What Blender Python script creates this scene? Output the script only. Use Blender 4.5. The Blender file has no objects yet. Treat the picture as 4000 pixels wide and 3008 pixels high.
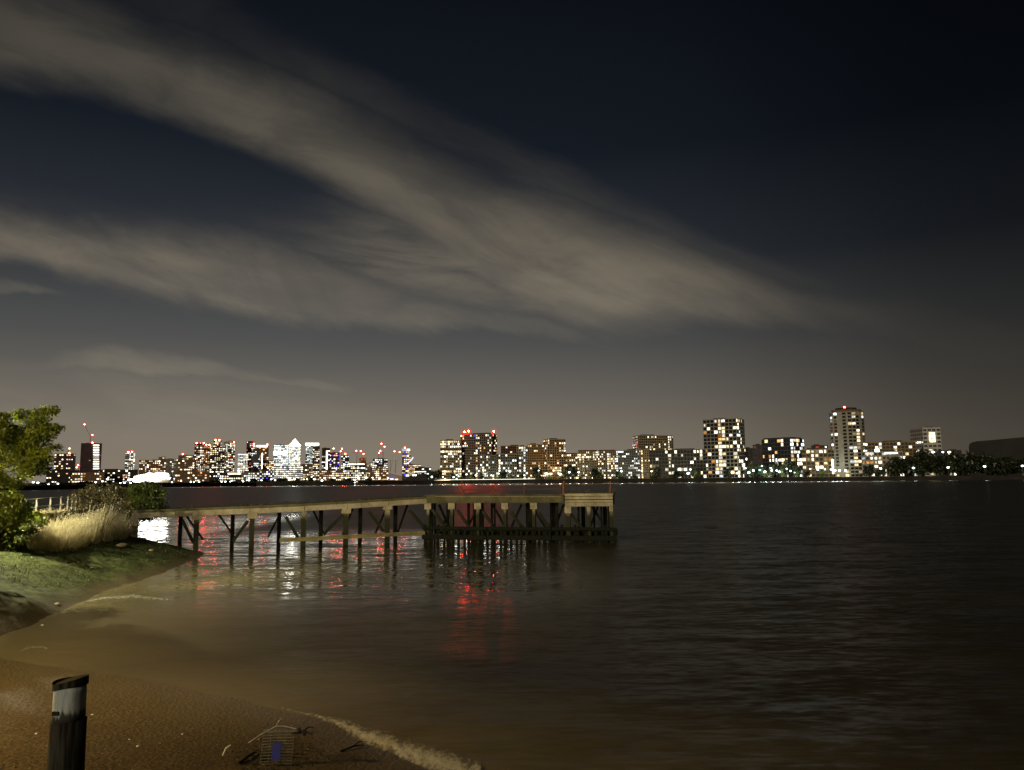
import bpy, math, random
import numpy as np
from mathutils import Vector, Matrix, noise as mnoise

random.seed(7)
RNG = np.random.default_rng(7)
R = math.radians
SC = bpy.context.scene
COL = SC.collection

# ------------------------------------------------------------------ camera
F = 3022.0                      # focal length in photo pixels (photo 4000 x 3008)
CAMZ = 6.0
PITCH = math.atan((1866 - 1504) / F)
ROLL = R(0.5)
cr = Vector((1, 0, 0)); cf = Vector((0, math.cos(PITCH), math.sin(PITCH))); cu = Vector((0, -math.sin(PITCH), math.cos(PITCH)))
RT = cr * math.cos(ROLL) - cu * math.sin(ROLL)
UP = cu * math.cos(ROLL) + cr * math.sin(ROLL)
cam_d = bpy.data.cameras.new("camera")
cam_d.sensor_width = 36; cam_d.lens = 36 * F / 4000
cam_d.clip_start = 0.1; cam_d.clip_end = 30000
cam = bpy.data.objects.new("camera", cam_d); COL.objects.link(cam)
m = Matrix((RT, UP, -cf)).transposed().to_4x4()
m.translation = (0, 0, CAMZ)
cam.matrix_world = m
SC.camera = cam

def ray(px, py):
    return cf + RT * ((px - 2000) / F) + UP * ((1504 - py) / F)
def at(px, py, Y):
    d = ray(px, py)
    return Vector((0, 0, CAMZ)) + d * (Y / d.y)
def gz(px, py, z=0.0):
    d = ray(px, py)
    return Vector((0, 0, CAMZ)) + d * ((z - CAMZ) / d.z)
def yhor(px):
    return 1866 - (px - 2000) * math.tan(ROLL)

SC.view_settings.view_transform = 'Standard'
SC.view_settings.look = 'None'
SC.view_settings.exposure = 0.0
SC.view_settings.gamma = 1.0
SC.cycles.use_denoising = True
SC.cycles.max_bounces = 6
SC.cycles.transparent_max_bounces = 12
SC.cycles.sample_clamp_indirect = 12.0
SC.cycles.use_light_tree = True

# ------------------------------------------------------------------ node helpers
class NT:
    def __init__(s, tree): s.t = tree; s.n = tree.nodes; s.l = tree.links
    def new(s, typ, **kw):
        n = s.n.new(typ)
        for k, v in kw.items(): setattr(n, k, v)
        return n
    def put(s, sock, v):
        if v is None: return
        if isinstance(v, bpy.types.NodeSocket): s.l.new(v, sock)
        else: sock.default_value = v
    def math(s, op, a, b=None, c=None, clamp=False):
        n = s.new('ShaderNodeMath', operation=op); n.use_clamp = clamp
        s.put(n.inputs[0], a); s.put(n.inputs[1], b); s.put(n.inputs[2], c)
        return n.outputs[0]
    def mix(s, fac, a, b):
        n = s.new('ShaderNodeMix', data_type='RGBA')
        s.put(n.inputs[0], fac); s.put(n.inputs[6], a); s.put(n.inputs[7], b)
        return n.outputs[2]
    def ramp(s, fac, stops, interp='LINEAR'):
        n = s.new('ShaderNodeValToRGB'); r = n.color_ramp; r.interpolation = interp
        while len(r.elements) < len(stops): r.elements.new(0.5)
        for e, (p, c) in zip(r.elements, stops):
            e.position = p; e.color = (*c, 1) if len(c) == 3 else c
        s.put(n.inputs[0], fac)
        return n.outputs[0]
    def step(s, v, a, b):
        n = s.new('ShaderNodeMapRange', interpolation_type='SMOOTHSTEP')
        s.put(n.inputs[0], v); n.inputs[1].default_value = a; n.inputs[2].default_value = b
        return n.outputs[0]
    def noise(s, vec, scale, detail=3, rough=0.5, dist=0.0):
        n = s.new('ShaderNodeTexNoise'); s.put(n.inputs['Vector'], vec)
        n.inputs['Scale'].default_value = scale; n.inputs['Detail'].default_value = detail
        n.inputs['Roughness'].default_value = rough; n.inputs['Distortion'].default_value = dist
        return n
    def mapping(s, vec, scale=(1, 1, 1), rot=(0, 0, 0), loc=(0, 0, 0)):
        n = s.new('ShaderNodeMapping'); s.put(n.inputs[0], vec)
        n.inputs['Scale'].default_value = scale; n.inputs['Rotation'].default_value = rot; n.inputs['Location'].default_value = loc
        return n.outputs[0]
    def curve(s, v, lo, hi, pts, vlo, vhi):
        """piecewise smooth function of v given by (v, f) points; returns f"""
        t = s.new('ShaderNodeMapRange'); s.put(t.inputs[0], v); t.inputs[1].default_value = lo; t.inputs[2].default_value = hi
        n = s.new('ShaderNodeFloatCurve'); cv = n.mapping.curves[0]
        P = [((a - lo) / (hi - lo), (b - vlo) / (vhi - vlo)) for a, b in pts]
        while len(cv.points) < len(P): cv.points.new(0.5, 0.5)
        for p, q in zip(cv.points, P): p.location = q
        n.mapping.update()
        s.put(n.inputs['Value'], t.outputs[0])
        return s.math('MULTIPLY_ADD', n.outputs[0], vhi - vlo, vlo)

# ------------------------------------------------------------------ sky
W = bpy.data.worlds.new("World"); SC.world = W; W.use_nodes = True
w = NT(W.node_tree); w.n.clear()
tc = w.new('ShaderNodeTexCoord')
sx = w.new('ShaderNodeSeparateXYZ'); w.put(sx.inputs[0], tc.outputs['Generated'])
X, Y, Z = sx.outputs
yy = w.math('MAXIMUM', Y, 0.05)
U = w.math('DIVIDE', X, yy); V = w.math('DIVIDE', Z, yy)
clear = w.ramp(Z, [(0.0, (.240, .202, .153)), (.045, (.218, .187, .145)), (.10, (.152, .137, .116)), (.17, (.082, .083, .081)), (.27, (.0272, .0318, .0395)),
                   (.40, (.0086, .0120, .0182)), (.55, (.0043, .0059, .0094)), (1.0, (.003, .004, .006))])
az = w.curve(U, -1.0, 1.0, [(-1, .80), (-.62, .95), (-.2, 1.0), (.12, .88), (.40, .52), (.62, .30), (1, .22)], 0, 1.2)
clear_az = w.new('ShaderNodeMix', data_type='RGBA', blend_type='MULTIPLY'); clear_az.inputs[0].default_value = 1
w.put(clear_az.inputs[6], clear)
azc = w.new('ShaderNodeCombineColor')
for i in range(3): w.put(azc.inputs[i], az)
w.put(clear_az.inputs[7], azc.outputs[0])
def uv(px, py):
    d = ray(px, py); return (d.x / d.y, d.z / d.y)
uvw = w.new('ShaderNodeCombineXYZ'); w.put(uvw.inputs[0], U); w.put(uvw.inputs[1], V)
def aniso(rot, scale, loc=(0, 0, 0)):
    return w.mapping(w.mapping(uvw.outputs[0], rot=(0, 0, R(rot))), scale=scale, loc=loc)
warp = w.noise(aniso(22, (2.4, 7.0, 1)), 1.0, 6, .6)
wv = w.math('MULTIPLY', w.math('SUBTRACT', warp.outputs['Fac'], .5), .10)
Vw = w.math('ADD', V, wv)
fib = w.noise(aniso(23, (2.0, 10.0, 1)), 1.0, 6, .55, .8)
fib2 = w.noise(aniso(9, (3.2, 22.0, 1), (3, 1, 0)), 1.0, 5, .6, .4)
fib3 = w.noise(aniso(17, (2.0, 11.0, 1), (7, 4, 0)), 1.0, 6, .57, .7)
def band(pts, soft_hi=1.0, lo=-.9, hi=.9):
    """pts: (px, y_top, y_bottom, density) -> cloud band mask with soft edges"""
    T = []; B = []; A = []
    for px, y0, y1, a in pts:
        u0, v0 = uv(px, y0); u1, v1 = uv(px, y1)
        T.append((u0, v0)); B.append((u1, v1)); A.append(((u0 + u1) / 2, a))
    top = w.curve(U, lo, hi, T, -.2, 1.2); bot = w.curve(U, lo, hi, B, -.2, 1.2); den = w.curve(U, lo, hi, A, 0, 1)
    h = w.math('MAXIMUM', w.math('SUBTRACT', top, bot), .004)
    t = w.math('DIVIDE', w.math('SUBTRACT', Vw, bot), h)          # 0 at the lower edge, 1 at the upper
    k = w.math('MULTIPLY', w.step(t, -.12, .30), w.math('SUBTRACT', 1.0, w.step(t, .45 * soft_hi, 1.25)))
    return w.math('MULTIPLY', k, den)
b1 = band([(-500, -500, 60, .5), (0, -130, 290, .75), (500, 50, 420, .85), (1000, 230, 600, .92), (1500, 470, 860, .85), (1900, 690, 1150, .95), (2300, 830, 1270, 1.0),
           (2700, 960, 1285, .92), (3000, 1090, 1285, .66), (3250, 1175, 1300, .30), (3600, 1190, 1350, .15), (3900, 1240, 1420, .12), (4500, 1300, 1420, 0)], 1.1)
b2 = band([(-500, 690, 1010, .6), (0, 800, 1030, .72), (500, 860, 1140, .85), (900, 930, 1200, .9), (1300, 1010, 1260, .88), (1600, 1090, 1300, .85), (1900, 1190, 1310, .6), (2200, 1250, 1330, .30),
           (2500, 1300, 1360, 0.0), (4500, 1400, 1450, 0)])
b3 = band([(-500, 1400, 1560, .15), (150, 1420, 1480, .25), (400, 1375, 1485, .55), (700, 1395, 1485, .55), (900, 1430, 1500, .4), (1050, 1470, 1510, .35), (1250, 1480, 1515, .35), (1450, 1500, 1530, 0), (4500, 1500, 1550, 0)])
b4 = band([(-500, 1420, 1800, .8), (0, 1450, 1800, .8), (700, 1480, 1760, .7), (1400, 1530, 1700, .25), (2200, 1600, 1720, .05), (4500, 1650, 1720, 0)])
b5 = band([(-500, 1100, 1170, .4), (0, 1105, 1165, .32), (150, 1130, 1170, .25), (320, 1150, 1180, 0), (4500, 1150, 1190, 0)])
b6 = band([(-500, 600, 900, .1), (300, 760, 1000, .12), (900, 820, 1050, .18), (1400, 780, 1120, .5), (1750, 830, 1230, .72), (2100, 950, 1270, .6), (2500, 1100, 1300, .0), (4500, 1300, 1420, 0)])
b7 = band([(-500, -300, -100, .1), (600, -150, 100, .25), (1200, 150, 330, .22), (1900, 520, 680, .25), (2600, 820, 940, .22), (3000, 980, 1100, .2), (3400, 1150, 1200, 0), (4500, 1300, 1420, 0)])
def mod(b, f, a, c):
    return w.math('MULTIPLY', b, w.math('ADD', a, w.math('MULTIPLY', w.step(f, .30, .68), c)))
cm = w.math('MAXIMUM', mod(b1, fib.outputs['Fac'], .70, .36), mod(b2, fib3.outputs['Fac'], .52, .52))
cm = w.math('MAXIMUM', cm, mod(b3, fib2.outputs['Fac'], .45, .75))
cm = w.math('MAXIMUM', cm, mod(b4, fib2.outputs['Fac'], .4, .6))
cm = w.math('MAXIMUM', cm, mod(b6, fib2.outputs['Fac'], .3, .7))
cm = w.math('MAXIMUM', cm, mod(b7, fib.outputs['Fac'], .3, .7))
cm = w.math('MAXIMUM', cm, mod(b5, fib2.outputs['Fac'], .4, .6))
patch = w.noise(aniso(18, (4.0, 9.0, 1), (2, 9, 0)), 1.0, 5, .6, .6)
cm = w.math('MULTIPLY', cm, w.math('ADD', .66, w.math('MULTIPLY', w.step(patch.outputs['Fac'], .34, .62), .42)))
cm = w.math('MULTIPLY', cm, w.step(Y, .05, .3), clamp=True)
cloud = w.ramp(Z, [(0.0, (.245, .212, .160)), (.12, (.222, .196, .154)), (.25, (.196, .168, .127)), (.38, (.110, .097, .075)), (.50, (.063, .057, .046)), (.62, (.042, .036, .026)), (1, (.02, .018, .013))])
cl_az = w.new('ShaderNodeMix', data_type='RGBA', blend_type='MULTIPLY'); cl_az.inputs[0].default_value = 1
w.put(cl_az.inputs[6], cloud); w.put(cl_az.inputs[7], azc.outputs[0])
skyc = w.mix(cm, clear_az.outputs[2], cl_az.outputs[2])
below = w.step(Z, -.03, 0.0)
skyc = w.mix(below, (.012, .011, .010, 1), skyc)
bg = w.new('ShaderNodeBackground'); w.put(bg.inputs[0], skyc); bg.inputs[1].default_value = 1.0
out = w.new('ShaderNodeOutputWorld'); w.l.new(bg.outputs[0], out.inputs[0])

# ------------------------------------------------------------------ weak warm fill over the whole river, added to lift facades and pier
sd = bpy.data.lights.new("fill_sun", 'SUN'); sd.energy = 0.95; sd.angle = R(7); sd.color = (1.0, .86, .62)
so = bpy.data.objects.new("fill_sun", sd); COL.objects.link(so)
so.rotation_euler = (R(76), 0, R(-22)); so.location = (-20, -40, 60)

# ------------------------------------------------------------------ materials
MATS = {}
def pmat(name, col, rough=.8, var=.3, scale=.6, spec=.3, col2=None, coords='Object', bump=0.0, bscale=8):
    if name in MATS: return MATS[name]
    M = bpy.data.materials.new(name); M.use_nodes = True
    t = NT(M.node_tree); b = t.n['Principled BSDF']
    c = t.new('ShaderNodeTexCoord').outputs[coords] if coords != 'World' else t.new('ShaderNodeNewGeometry').outputs['Position']
    nz = t.noise(c, scale, 5, .6)
    c2 = col2 or tuple(x * (1 - var) for x in col)
    f = t.step(nz.outputs['Fac'], .32, .68)
    t.put(b.inputs['Base Color'], t.mix(f, (*c2, 1), (*col, 1)))
    b.inputs['Roughness'].default_value = rough; b.inputs['Specular IOR Level'].default_value = spec
    if bump:
        bn = t.new('ShaderNodeBump'); bn.inputs['Strength'].default_value = bump; bn.inputs['Distance'].default_value = .05
        t.put(bn.inputs['Height'], t.noise(c, bscale, 4, .6).outputs['Fac']); t.l.new(bn.outputs[0], b.inputs['Normal'])
    MATS[name] = M
    return M
def emat(name, col, s, sample=False):
    if name in MATS: return MATS[name]
    M = bpy.data.materials.new(name); M.use_nodes = True
    t = NT(M.node_tree); t.n.clear()
    e = t.new('ShaderNodeEmission'); e.inputs[0].default_value = (*col, 1); e.inputs[1].default_value = s
    o = t.new('ShaderNodeOutputMaterial'); t.l.new(e.outputs[0], o.inputs[0])
    if not sample: M.cycles.emission_sampling = 'NONE'
    MATS[name] = M
    return M
def wmat(name, col, s, var=.45):
    """a lit room behind glass: uneven light with curtains and furniture"""
    if name in MATS: return MATS[name]
    M = bpy.data.materials.new(name); M.use_nodes = True
    t = NT(M.node_tree); t.n.clear()
    p = t.new('ShaderNodeNewGeometry').outputs['Position']
    nz = t.noise(p, .55, 2, .5)
    oi = t.new('ShaderNodeObjectInfo').outputs['Random']
    k = t.math('MULTIPLY', t.math('ADD', 1 - var, t.math('MULTIPLY', t.step(nz.outputs['Fac'], .3, .7), 2 * var)), t.math('MULTIPLY', t.math('ADD', .30, t.math('MULTIPLY', t.math('POWER', oi, 1.5), 1.5)), s))
    e = t.new('ShaderNodeEmission'); e.inputs[0].default_value = (*col, 1); t.put(e.inputs[1], k)
    o = t.new('ShaderNodeOutputMaterial'); t.l.new(e.outputs[0], o.inputs[0])
    M.cycles.emission_sampling = 'NONE'
    MATS[name] = M
    return M

# ------------------------------------------------------------------ mesh helpers
class MB:
    def __init__(s): s.v = []; s.f = []
    def add(s, v, f):
        o = len(s.v); s.v += [tuple(p) for p in v]; s.f += [tuple(i + o for i in q) for q in f]
        return s
    def box(s, c, size, rot=None):
        hx, hy, hz = size[0] / 2, size[1] / 2, size[2] / 2
        P = [Vector((x, y, z)) for z in (-hz, hz) for x, y in ((-hx, -hy), (hx, -hy), (hx, hy), (-hx, hy))]
        if rot is not None: P = [rot @ p for p in P]
        P = [p + Vector(c) for p in P]
        return s.add(P, [(3, 2, 1, 0), (4, 5, 6, 7), (0, 1, 5, 4), (1, 2, 6, 5), (2, 3, 7, 6), (3, 0, 4, 7)])
    def bar(s, a, b, wx, wz):
        """a rectangular beam from a to b, wx wide (sideways), wz tall"""
        a = Vector(a); b = Vector(b); d = b - a; L = d.length; d.normalize()
        side = d.cross(Vector((0, 0, 1)))
        if side.length < 1e-3: side = Vector((1, 0, 0))
        side.normalize(); u = side.cross(d)
        rot = Matrix((side, d, u)).transposed()
        return s.box((a + b) / 2, (wx, L, wz), rot)
    def tube(s, pts, rad, n=8, cap=True):
        pts = [Vector(p) for p in pts]; rs = rad if isinstance(rad, (list, tuple)) else [rad] * len(pts)
        V = []; Fc = []
        for i, p in enumerate(pts):
            d = (pts[min(i + 1, len(pts) - 1)] - pts[max(i - 1, 0)]).normalized()
            a = d.cross(Vector((0, 0, 1)))
            if a.length < .05: a = d.cross(Vector((1, 0, 0)))
            a.normalize(); b = d.cross(a)
            for k in range(n):
                t = 2 * math.pi * k / n
                V.append(p + (a * math.cos(t) + b * math.sin(t)) * rs[i])
        for i in range(len(pts) - 1):
            for k in range(n):
                Fc.append((i * n + k, i * n + (k + 1) % n, (i + 1) * n + (k + 1) % n, (i + 1) * n + k))
        if cap:
            Fc.append(tuple(range(n))[::-1]); Fc.append(tuple((len(pts) - 1) * n + k for k in range(n)))
        return s.add(V, Fc)
    def lathe(s, prof, n=16, c=(0, 0, 0)):
        V = []; Fc = []
        for r, z in prof:
            for k in range(n):
                t = 2 * math.pi * k / n; V.append((c[0] + r * math.cos(t), c[1] + r * math.sin(t), c[2] + z))
        for i in range(len(prof) - 1):
            for k in range(n):
                Fc.append((i * n + k, i * n + (k + 1) % n, (i + 1) * n + (k + 1) % n, (i + 1) * n + k))
        Fc.append(tuple(range(n))[::-1]); Fc.append(tuple((len(prof) - 1) * n + k for k in range(n)))
        return s.add(V, Fc)
    def prism(s, outline, y0, y1):
        """outline in (x, z), extruded along y"""
        n = len(outline)
        V = [(x, y0, z) for x, z in outline] + [(x, y1, z) for x, z in outline]
        Fc = [tuple(range(n)), tuple(range(n, 2 * n))[::-1]] + [(i, i + n, (i + 1) % n + n, (i + 1) % n) for i in range(n)]
        return s.add(V, Fc)
    def mesh(s, name, mat, smooth=False):
        me = bpy.data.meshes.new(name); me.from_pydata(s.v, [], s.f); me.materials.append(mat)
        if smooth: me.polygons.foreach_set('use_smooth', [True] * len(me.polygons))
        me.update(); return me
    def build(s, name, mat, parent=None, smooth=False, loc=None):
        o = bpy.data.objects.new(name, s.mesh(name, mat, smooth)); COL.objects.link(o)
        if parent is not None: o.parent = parent
        if loc is not None: o.location = loc
        return o
def inst(name, me, parent=None, loc=(0, 0, 0), rot=(0, 0, 0), scale=(1, 1, 1)):
    o = bpy.data.objects.new(name, me); COL.objects.link(o)
    if parent is not None: o.parent = parent
    o.location = loc; o.rotation_euler = rot; o.scale = scale
    return o
def tag(o, label, cat, group=None, kind=None):
    if label: o['label'] = label
    if cat: o['category'] = cat
    if group: o['group'] = group
    if kind: o['kind'] = kind
    return o
def thing(name, loc, label, cat, group=None, rz=0.0):
    o = bpy.data.objects.new(name, None); COL.objects.link(o); o.location = loc; o.rotation_euler = (0, 0, rz)
    o.empty_display_size = .5
    return tag(o, label, cat, group)
def copy_tree(o, parent=None):
    c = o.copy(); COL.objects.link(c)
    if parent is not None: c.parent = parent
    for ch in list(o.children): copy_tree(ch, c)
    return c

# ------------------------------------------------------------------ terrain of the near shore
SH = [gz(330, 2085), gz(560, 2112), gz(700, 2138), gz(800, 2160), gz(775, 2178), gz(640, 2235), gz(520, 2275), gz(400, 2312), gz(320, 2350), gz(150, 2428), gz(0, 2486), gz(-160, 2530),
      gz(0, 2572), gz(350, 2622), gz(620, 2662), gz(900, 2722), gz(1120, 2775), gz(1300, 2822), gz(1480, 2890), gz(1680, 2960), gz(1850, 3030), gz(2100, 3160), gz(2500, 3400)]
SHP = np.array([(p.x, p.y) for p in SH])
POLY = np.vstack([SHP, [(10, 2), (-80, 2), (-80, 95), (SHP[0][0] - 2, 95)]])
def inside(P, poly):
    x, y = P[:, 0], P[:, 1]; c = np.zeros(len(P), bool); n = len(poly)
    for i in range(n):
        x0, y0 = poly[i]; x1, y1 = poly[(i + 1) % n]
        if y0 == y1: continue
        h = ((y0 > y) != (y1 > y)) & (x < (x1 - x0) * (y - y0) / (y1 - y0) + x0); c ^= h
    return c
def sdist(P):
    d = np.full(len(P), 1e9)
    for i in range(len(SHP) - 1):
        a = SHP[i]; b = SHP[i + 1]; ab = b - a
        t = np.clip(((P - a) @ ab) / (ab @ ab), 0, 1)
        d = np.minimum(d, np.linalg.norm(P - (a + t[:, None] * ab), axis=1))
    return np.where(inside(P, POLY), d, -d)
def sstep(x, a, b):
    t = np.clip((x - a) / (b - a), 0, 1); return t * t * (3 - 2 * t)
_w0 = gz(72, 2016.5, 3.82); _w1 = gz(296, 1990, 3.82); WS = (_w1.x - _w0.x) / (_w1.y - _w0.y)
def wall_x(y): return _w0.x + (y - _w0.y) * WS
def zland(P):
    P = np.atleast_2d(np.asarray(P, float)); d = sdist(P)
    k = sstep(P[:, 1], 25, 31)
    slope = .055 + k * .225
    z = np.where(d > 0, d * slope, d * .12)
    cap = 2.0 + k * .95
    z = np.where(z > cap, cap + (z - cap) * .1, z)
    z = np.where((P[:, 0] < _w0.x + (P[:, 1] - _w0.y) * WS) & (P[:, 1] > 24) & (P[:, 1] < 70), 3.62, z)
    return np.clip(z, -1.5, 3.7)
def zl(x, y): return float(zland([(x, y)])[0])
def hit(px, py):
    d = ray(px, py); d = d / d.y; Ys = np.arange(9, 100, .25)
    P = np.stack([d.x * Ys, Ys], 1); zr = CAMZ + d.z * Ys; zz = np.maximum(zland(P), 0)
    i = np.argmax(zr < zz); return Vector((P[i, 0], P[i, 1], zz[i]))

gx = np.arange(-62, 22, .26); gy = np.arange(4, 92, .26)
XX, YY = np.meshgrid(gx, gy); P = np.stack([XX.ravel(), YY.ravel()], 1)
Zt = zland(P)
def fbm(P, s, o=4, seed=0):
    return np.array([mnoise.fractal((x * s + seed, y * s, seed * .7), 1.0, 2.0, o) for x, y in P])
keep = (Zt > -.9)
nz = np.zeros(len(P)); idx = np.where(keep)[0]
nz[idx] = fbm(P[idx], .55, 5)
rough = np.where(P[:, 1] > 28, .16, .035)
Zt = Zt + nz * rough * np.clip(Zt * 3 + .25, 0, 1)
nx, ny = len(gx), len(gy)
vid = -np.ones(len(P), int)
fk = []
K = keep.reshape(ny, nx)
for j in range(ny - 1):
    for i in np.where(K[j, :-1] & K[j, 1:] & K[j + 1, :-1] & K[j + 1, 1:])[0]:
        fk.append((j * nx + i, j * nx + i + 1, (j + 1) * nx + i + 1, (j + 1) * nx + i))
used = np.unique(np.array(fk)); vid[used] = np.arange(len(used))
tb = MB(); tb.v = [tuple(p) for p in np.column_stack([P[used], Zt[used]])]; tb.f = [tuple(vid[list(q)]) for q in fk]
MT = bpy.data.materials.new("foreshore"); MT.use_nodes = True
t = NT(MT.node_tree); b = t.n['Principled BSDF']
pos = t.new('ShaderNodeNewGeometry').outputs['Position']; sp = t.new('ShaderNodeSeparateXYZ'); t.put(sp.inputs[0], pos)
n1 = t.noise(pos, .7, 6, .62); n2 = t.noise(pos, 9, 5, .65); n3 = t.noise(pos, 2.6, 5, .6)
vor = t.new('ShaderNodeTexVoronoi'); t.put(vor.inputs['Vector'], pos); vor.inputs['Scale'].default_value = 11
mud = t.mix(t.step(n2.outputs['Fac'], .35, .65), (.052, .040, .022, 1), (.115, .088, .049, 1))
mud = t.mix(t.step(n1.outputs['Fac'], .35, .62), t.mix(.5, mud, (.05, .034, .018, 1)), mud)
mud = t.mix(t.math('MULTIPLY', t.step(vor.outputs['Distance'], .28, .12), t.step(n3.outputs['Fac'], .45, .6)), mud, (.17, .125, .075, 1))
moss = t.mix(t.step(n3.outputs['Fac'], .35, .66), (.022, .022, .009, 1), (.064, .088, .022, 1))
ms = t.math('MULTIPLY', t.step(sp.outputs[1], 30.0, 40.0), t.step(t.math('ADD', sp.outputs[2], t.math('MULTIPLY', n1.outputs['Fac'], 1.2)), .55, 1.15))
mudw = t.math('MULTIPLY', t.step(t.math('ADD', sp.outputs[2], t.math('MULTIPLY', n1.outputs['Fac'], .16)), .34, .06), t.step(sp.outputs[1], 32, 26))
t.put(b.inputs['Base Color'], t.mix(t.math('MULTIPLY', mudw, .8), t.mix(ms, mud, moss), (.135, .110, .056, 1)))
wet = t.step(sp.outputs[2], .02, .5)
edge = t.math('MULTIPLY', t.step(t.math('ADD', sp.outputs[2], t.math('MULTIPLY', n1.outputs['Fac'], .06)), .16, .02), t.step(sp.outputs[1], 32, 26))
t.put(b.inputs['Roughness'], t.math('SUBTRACT', t.math('ADD', .62, t.math('MULTIPLY', wet, .25)), t.math('MULTIPLY', edge, .22)))
t.put(b.inputs['Specular IOR Level'], t.math('ADD', .18, t.math('MULTIPLY', edge, .3)))
bn = t.new('ShaderNodeBump'); bn.inputs['Strength'].default_value = .5; bn.inputs['Distance'].default_value = .05
t.put(bn.inputs['Height'], t.math('ADD', n2.outputs['Fac'], t.math('ADD', t.math('MULTIPLY', vor.outputs['Distance'], -.7), n3.outputs['Fac']))); t.l.new(bn.outputs[0], b.inputs['Normal'])
tag(tb.build("foreshore_ground", MT, smooth=True), None, None, kind='structure')

# ------------------------------------------------------------------ the river
MW = bpy.data.materials.new("river_water"); MW.use_nodes = True
t = NT(MW.node_tree); b = t.n['Principled BSDF']
pos = t.new('ShaderNodeNewGeometry').outputs['Position']; sp = t.new('ShaderNodeSeparateXYZ'); t.put(sp.inputs[0], pos)
def slope_noise(scale, sc, rz, det=3, dist=.4):
    n = t.noise(t.mapping(pos, scale=sc, rot=(0, 0, R(rz))), scale, det, .55, dist)
    v = t.new('ShaderNodeVectorMath', operation='SUBTRACT'); t.put(v.inputs[0], n.outputs['Color']); v.inputs[1].default_value = (.5, .5, .5)
    return v.outputs[0]
s1 = slope_noise(3.4, (.40, 1.5, 1), 6)            # small wind ripples, crests across the view
s2 = slope_noise(.8, (.30, 1.0, 1), -8, 3)        # wavelets
s3 = slope_noise(.05, (.6, 1.0, 1), 12, 3)         # gust patches
def vm(op, a, bb=None):
    v = t.new('ShaderNodeVectorMath', operation=op); t.put(v.inputs[0], a)
    if bb is not None: t.put(v.inputs[3] if op == 'SCALE' else v.inputs[1], bb)
    return v.outputs[0]
# calm water in the lee of the pier and under the far quay, choppy in the open stream
yw = sp.outputs[1]; xw = sp.outputs[0]
lee = t.math('MULTIPLY', t.step(yw, 165, 105), t.step(t.math('ADD', xw, t.math('MULTIPLY', yw, .02)), 9, -1))
lee = t.math('MULTIPLY', lee, t.math('MAXIMUM', t.step(yw, 100, 80), t.step(xw, -30, -37)))
lee = t.math('MULTIPLY', lee, t.step(yw, 30, 46))
far = t.step(yw, 610, 760)
gust = t.new('ShaderNodeSeparateXYZ'); t.put(gust.inputs[0], s3)
open_amp = t.math('ADD', 1.25, t.math('MULTIPLY', gust.outputs[0], 1.6))
calm = t.math('MULTIPLY', t.step(t.math('ADD', xw, t.math('MULTIPLY', yw, .25)), 8, -4), t.step(yw, 50, 40))
amp = t.math('ADD', t.math('MULTIPLY', open_amp, t.math('SUBTRACT', 1.0, t.math('MAXIMUM', t.math('MULTIPLY', calm, .75), t.math('MAXIMUM', t.math('MULTIPLY', lee, .53), t.math('MULTIPLY', far, .97))))), .0)
sl = vm('ADD', vm('SCALE', s1, .46), vm('SCALE', s2, .37))
sl = vm('SCALE', sl, amp)
sl = vm('MULTIPLY', sl, (.75, 1.0, 0.0))
nrm = vm('NORMALIZE', vm('ADD', sl, (0, 0, 1)))
t.l.new(nrm, b.inputs['Normal'])
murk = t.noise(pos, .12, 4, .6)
# silty shallows near bank and beach, their paler mud also painted up for lamplight
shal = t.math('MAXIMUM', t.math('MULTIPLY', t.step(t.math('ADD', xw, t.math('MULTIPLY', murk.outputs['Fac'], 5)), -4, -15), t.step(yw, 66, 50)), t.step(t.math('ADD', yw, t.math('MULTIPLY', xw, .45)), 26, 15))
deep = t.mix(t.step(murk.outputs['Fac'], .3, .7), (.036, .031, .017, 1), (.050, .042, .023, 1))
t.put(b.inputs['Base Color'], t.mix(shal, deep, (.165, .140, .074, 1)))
rg = t.math('SUBTRACT', .40, t.math('ADD', t.math('MULTIPLY', lee, .345), t.math('MULTIPLY', far, .37)))
t.put(b.inputs['Roughness'], t.math('MAXIMUM', rg, .03)); b.inputs['IOR'].default_value = 1.27
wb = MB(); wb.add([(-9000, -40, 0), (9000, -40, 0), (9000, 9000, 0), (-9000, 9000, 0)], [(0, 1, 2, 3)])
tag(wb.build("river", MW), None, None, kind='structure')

# ------------------------------------------------------------------ far bank
QZ = 3.4
FB = [(-1500, 1945), (-300, 1924), (0, 1917), (300, 1911), (720, 1900), (1000, 1895), (1400, 1891), (1700, 1886), (2450, 1880), (3200, 1875), (3900, 1872), (4400, 1870), (5600, 1861)]
FBW = [gz(*p) for p in FB]
def bank_y(px):
    """distance of the far waterline seen at px"""
    for (a, wa), (c, wc) in zip(zip(FB, FBW), list(zip(FB, FBW))[1:]):
        if a[0] <= px <= c[0]:
            d = ray(px, yhor(px)); d = d / d.y
            # intersection with the segment wa-wc in plan
            k = d.x; den = (wc.x - wa.x) - k * (wc.y - wa.y)
            s = (k * wa.y - wa.x) / den
            return wa.y + s * (wc.y - wa.y)
    return FBW[0].y if px < FB[0][0] else FBW[-1].y
stone = pmat("quay_stone", (.045, .04, .032), .9, .5, .08, coords='World')
qb = MB(); V = []; Fc = []
for p in FBW:
    V += [(p.x, p.y, -2), (p.x, p.y + .6, QZ), (p.x, p.y + 2.2, QZ), (p.x, p.y + 2.2, -2)]
for i in range(len(FBW) - 1):
    a = i * 4; c = a + 4
    for k in range(4): Fc.append((a + k, c + k, c + (k + 1) % 4, a + (k + 1) % 4))
qb.add(V, Fc)
tag(qb.build("quay_wall", stone), "long dark stone quay wall along the waterline of the far bank", "quay wall")
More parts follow.
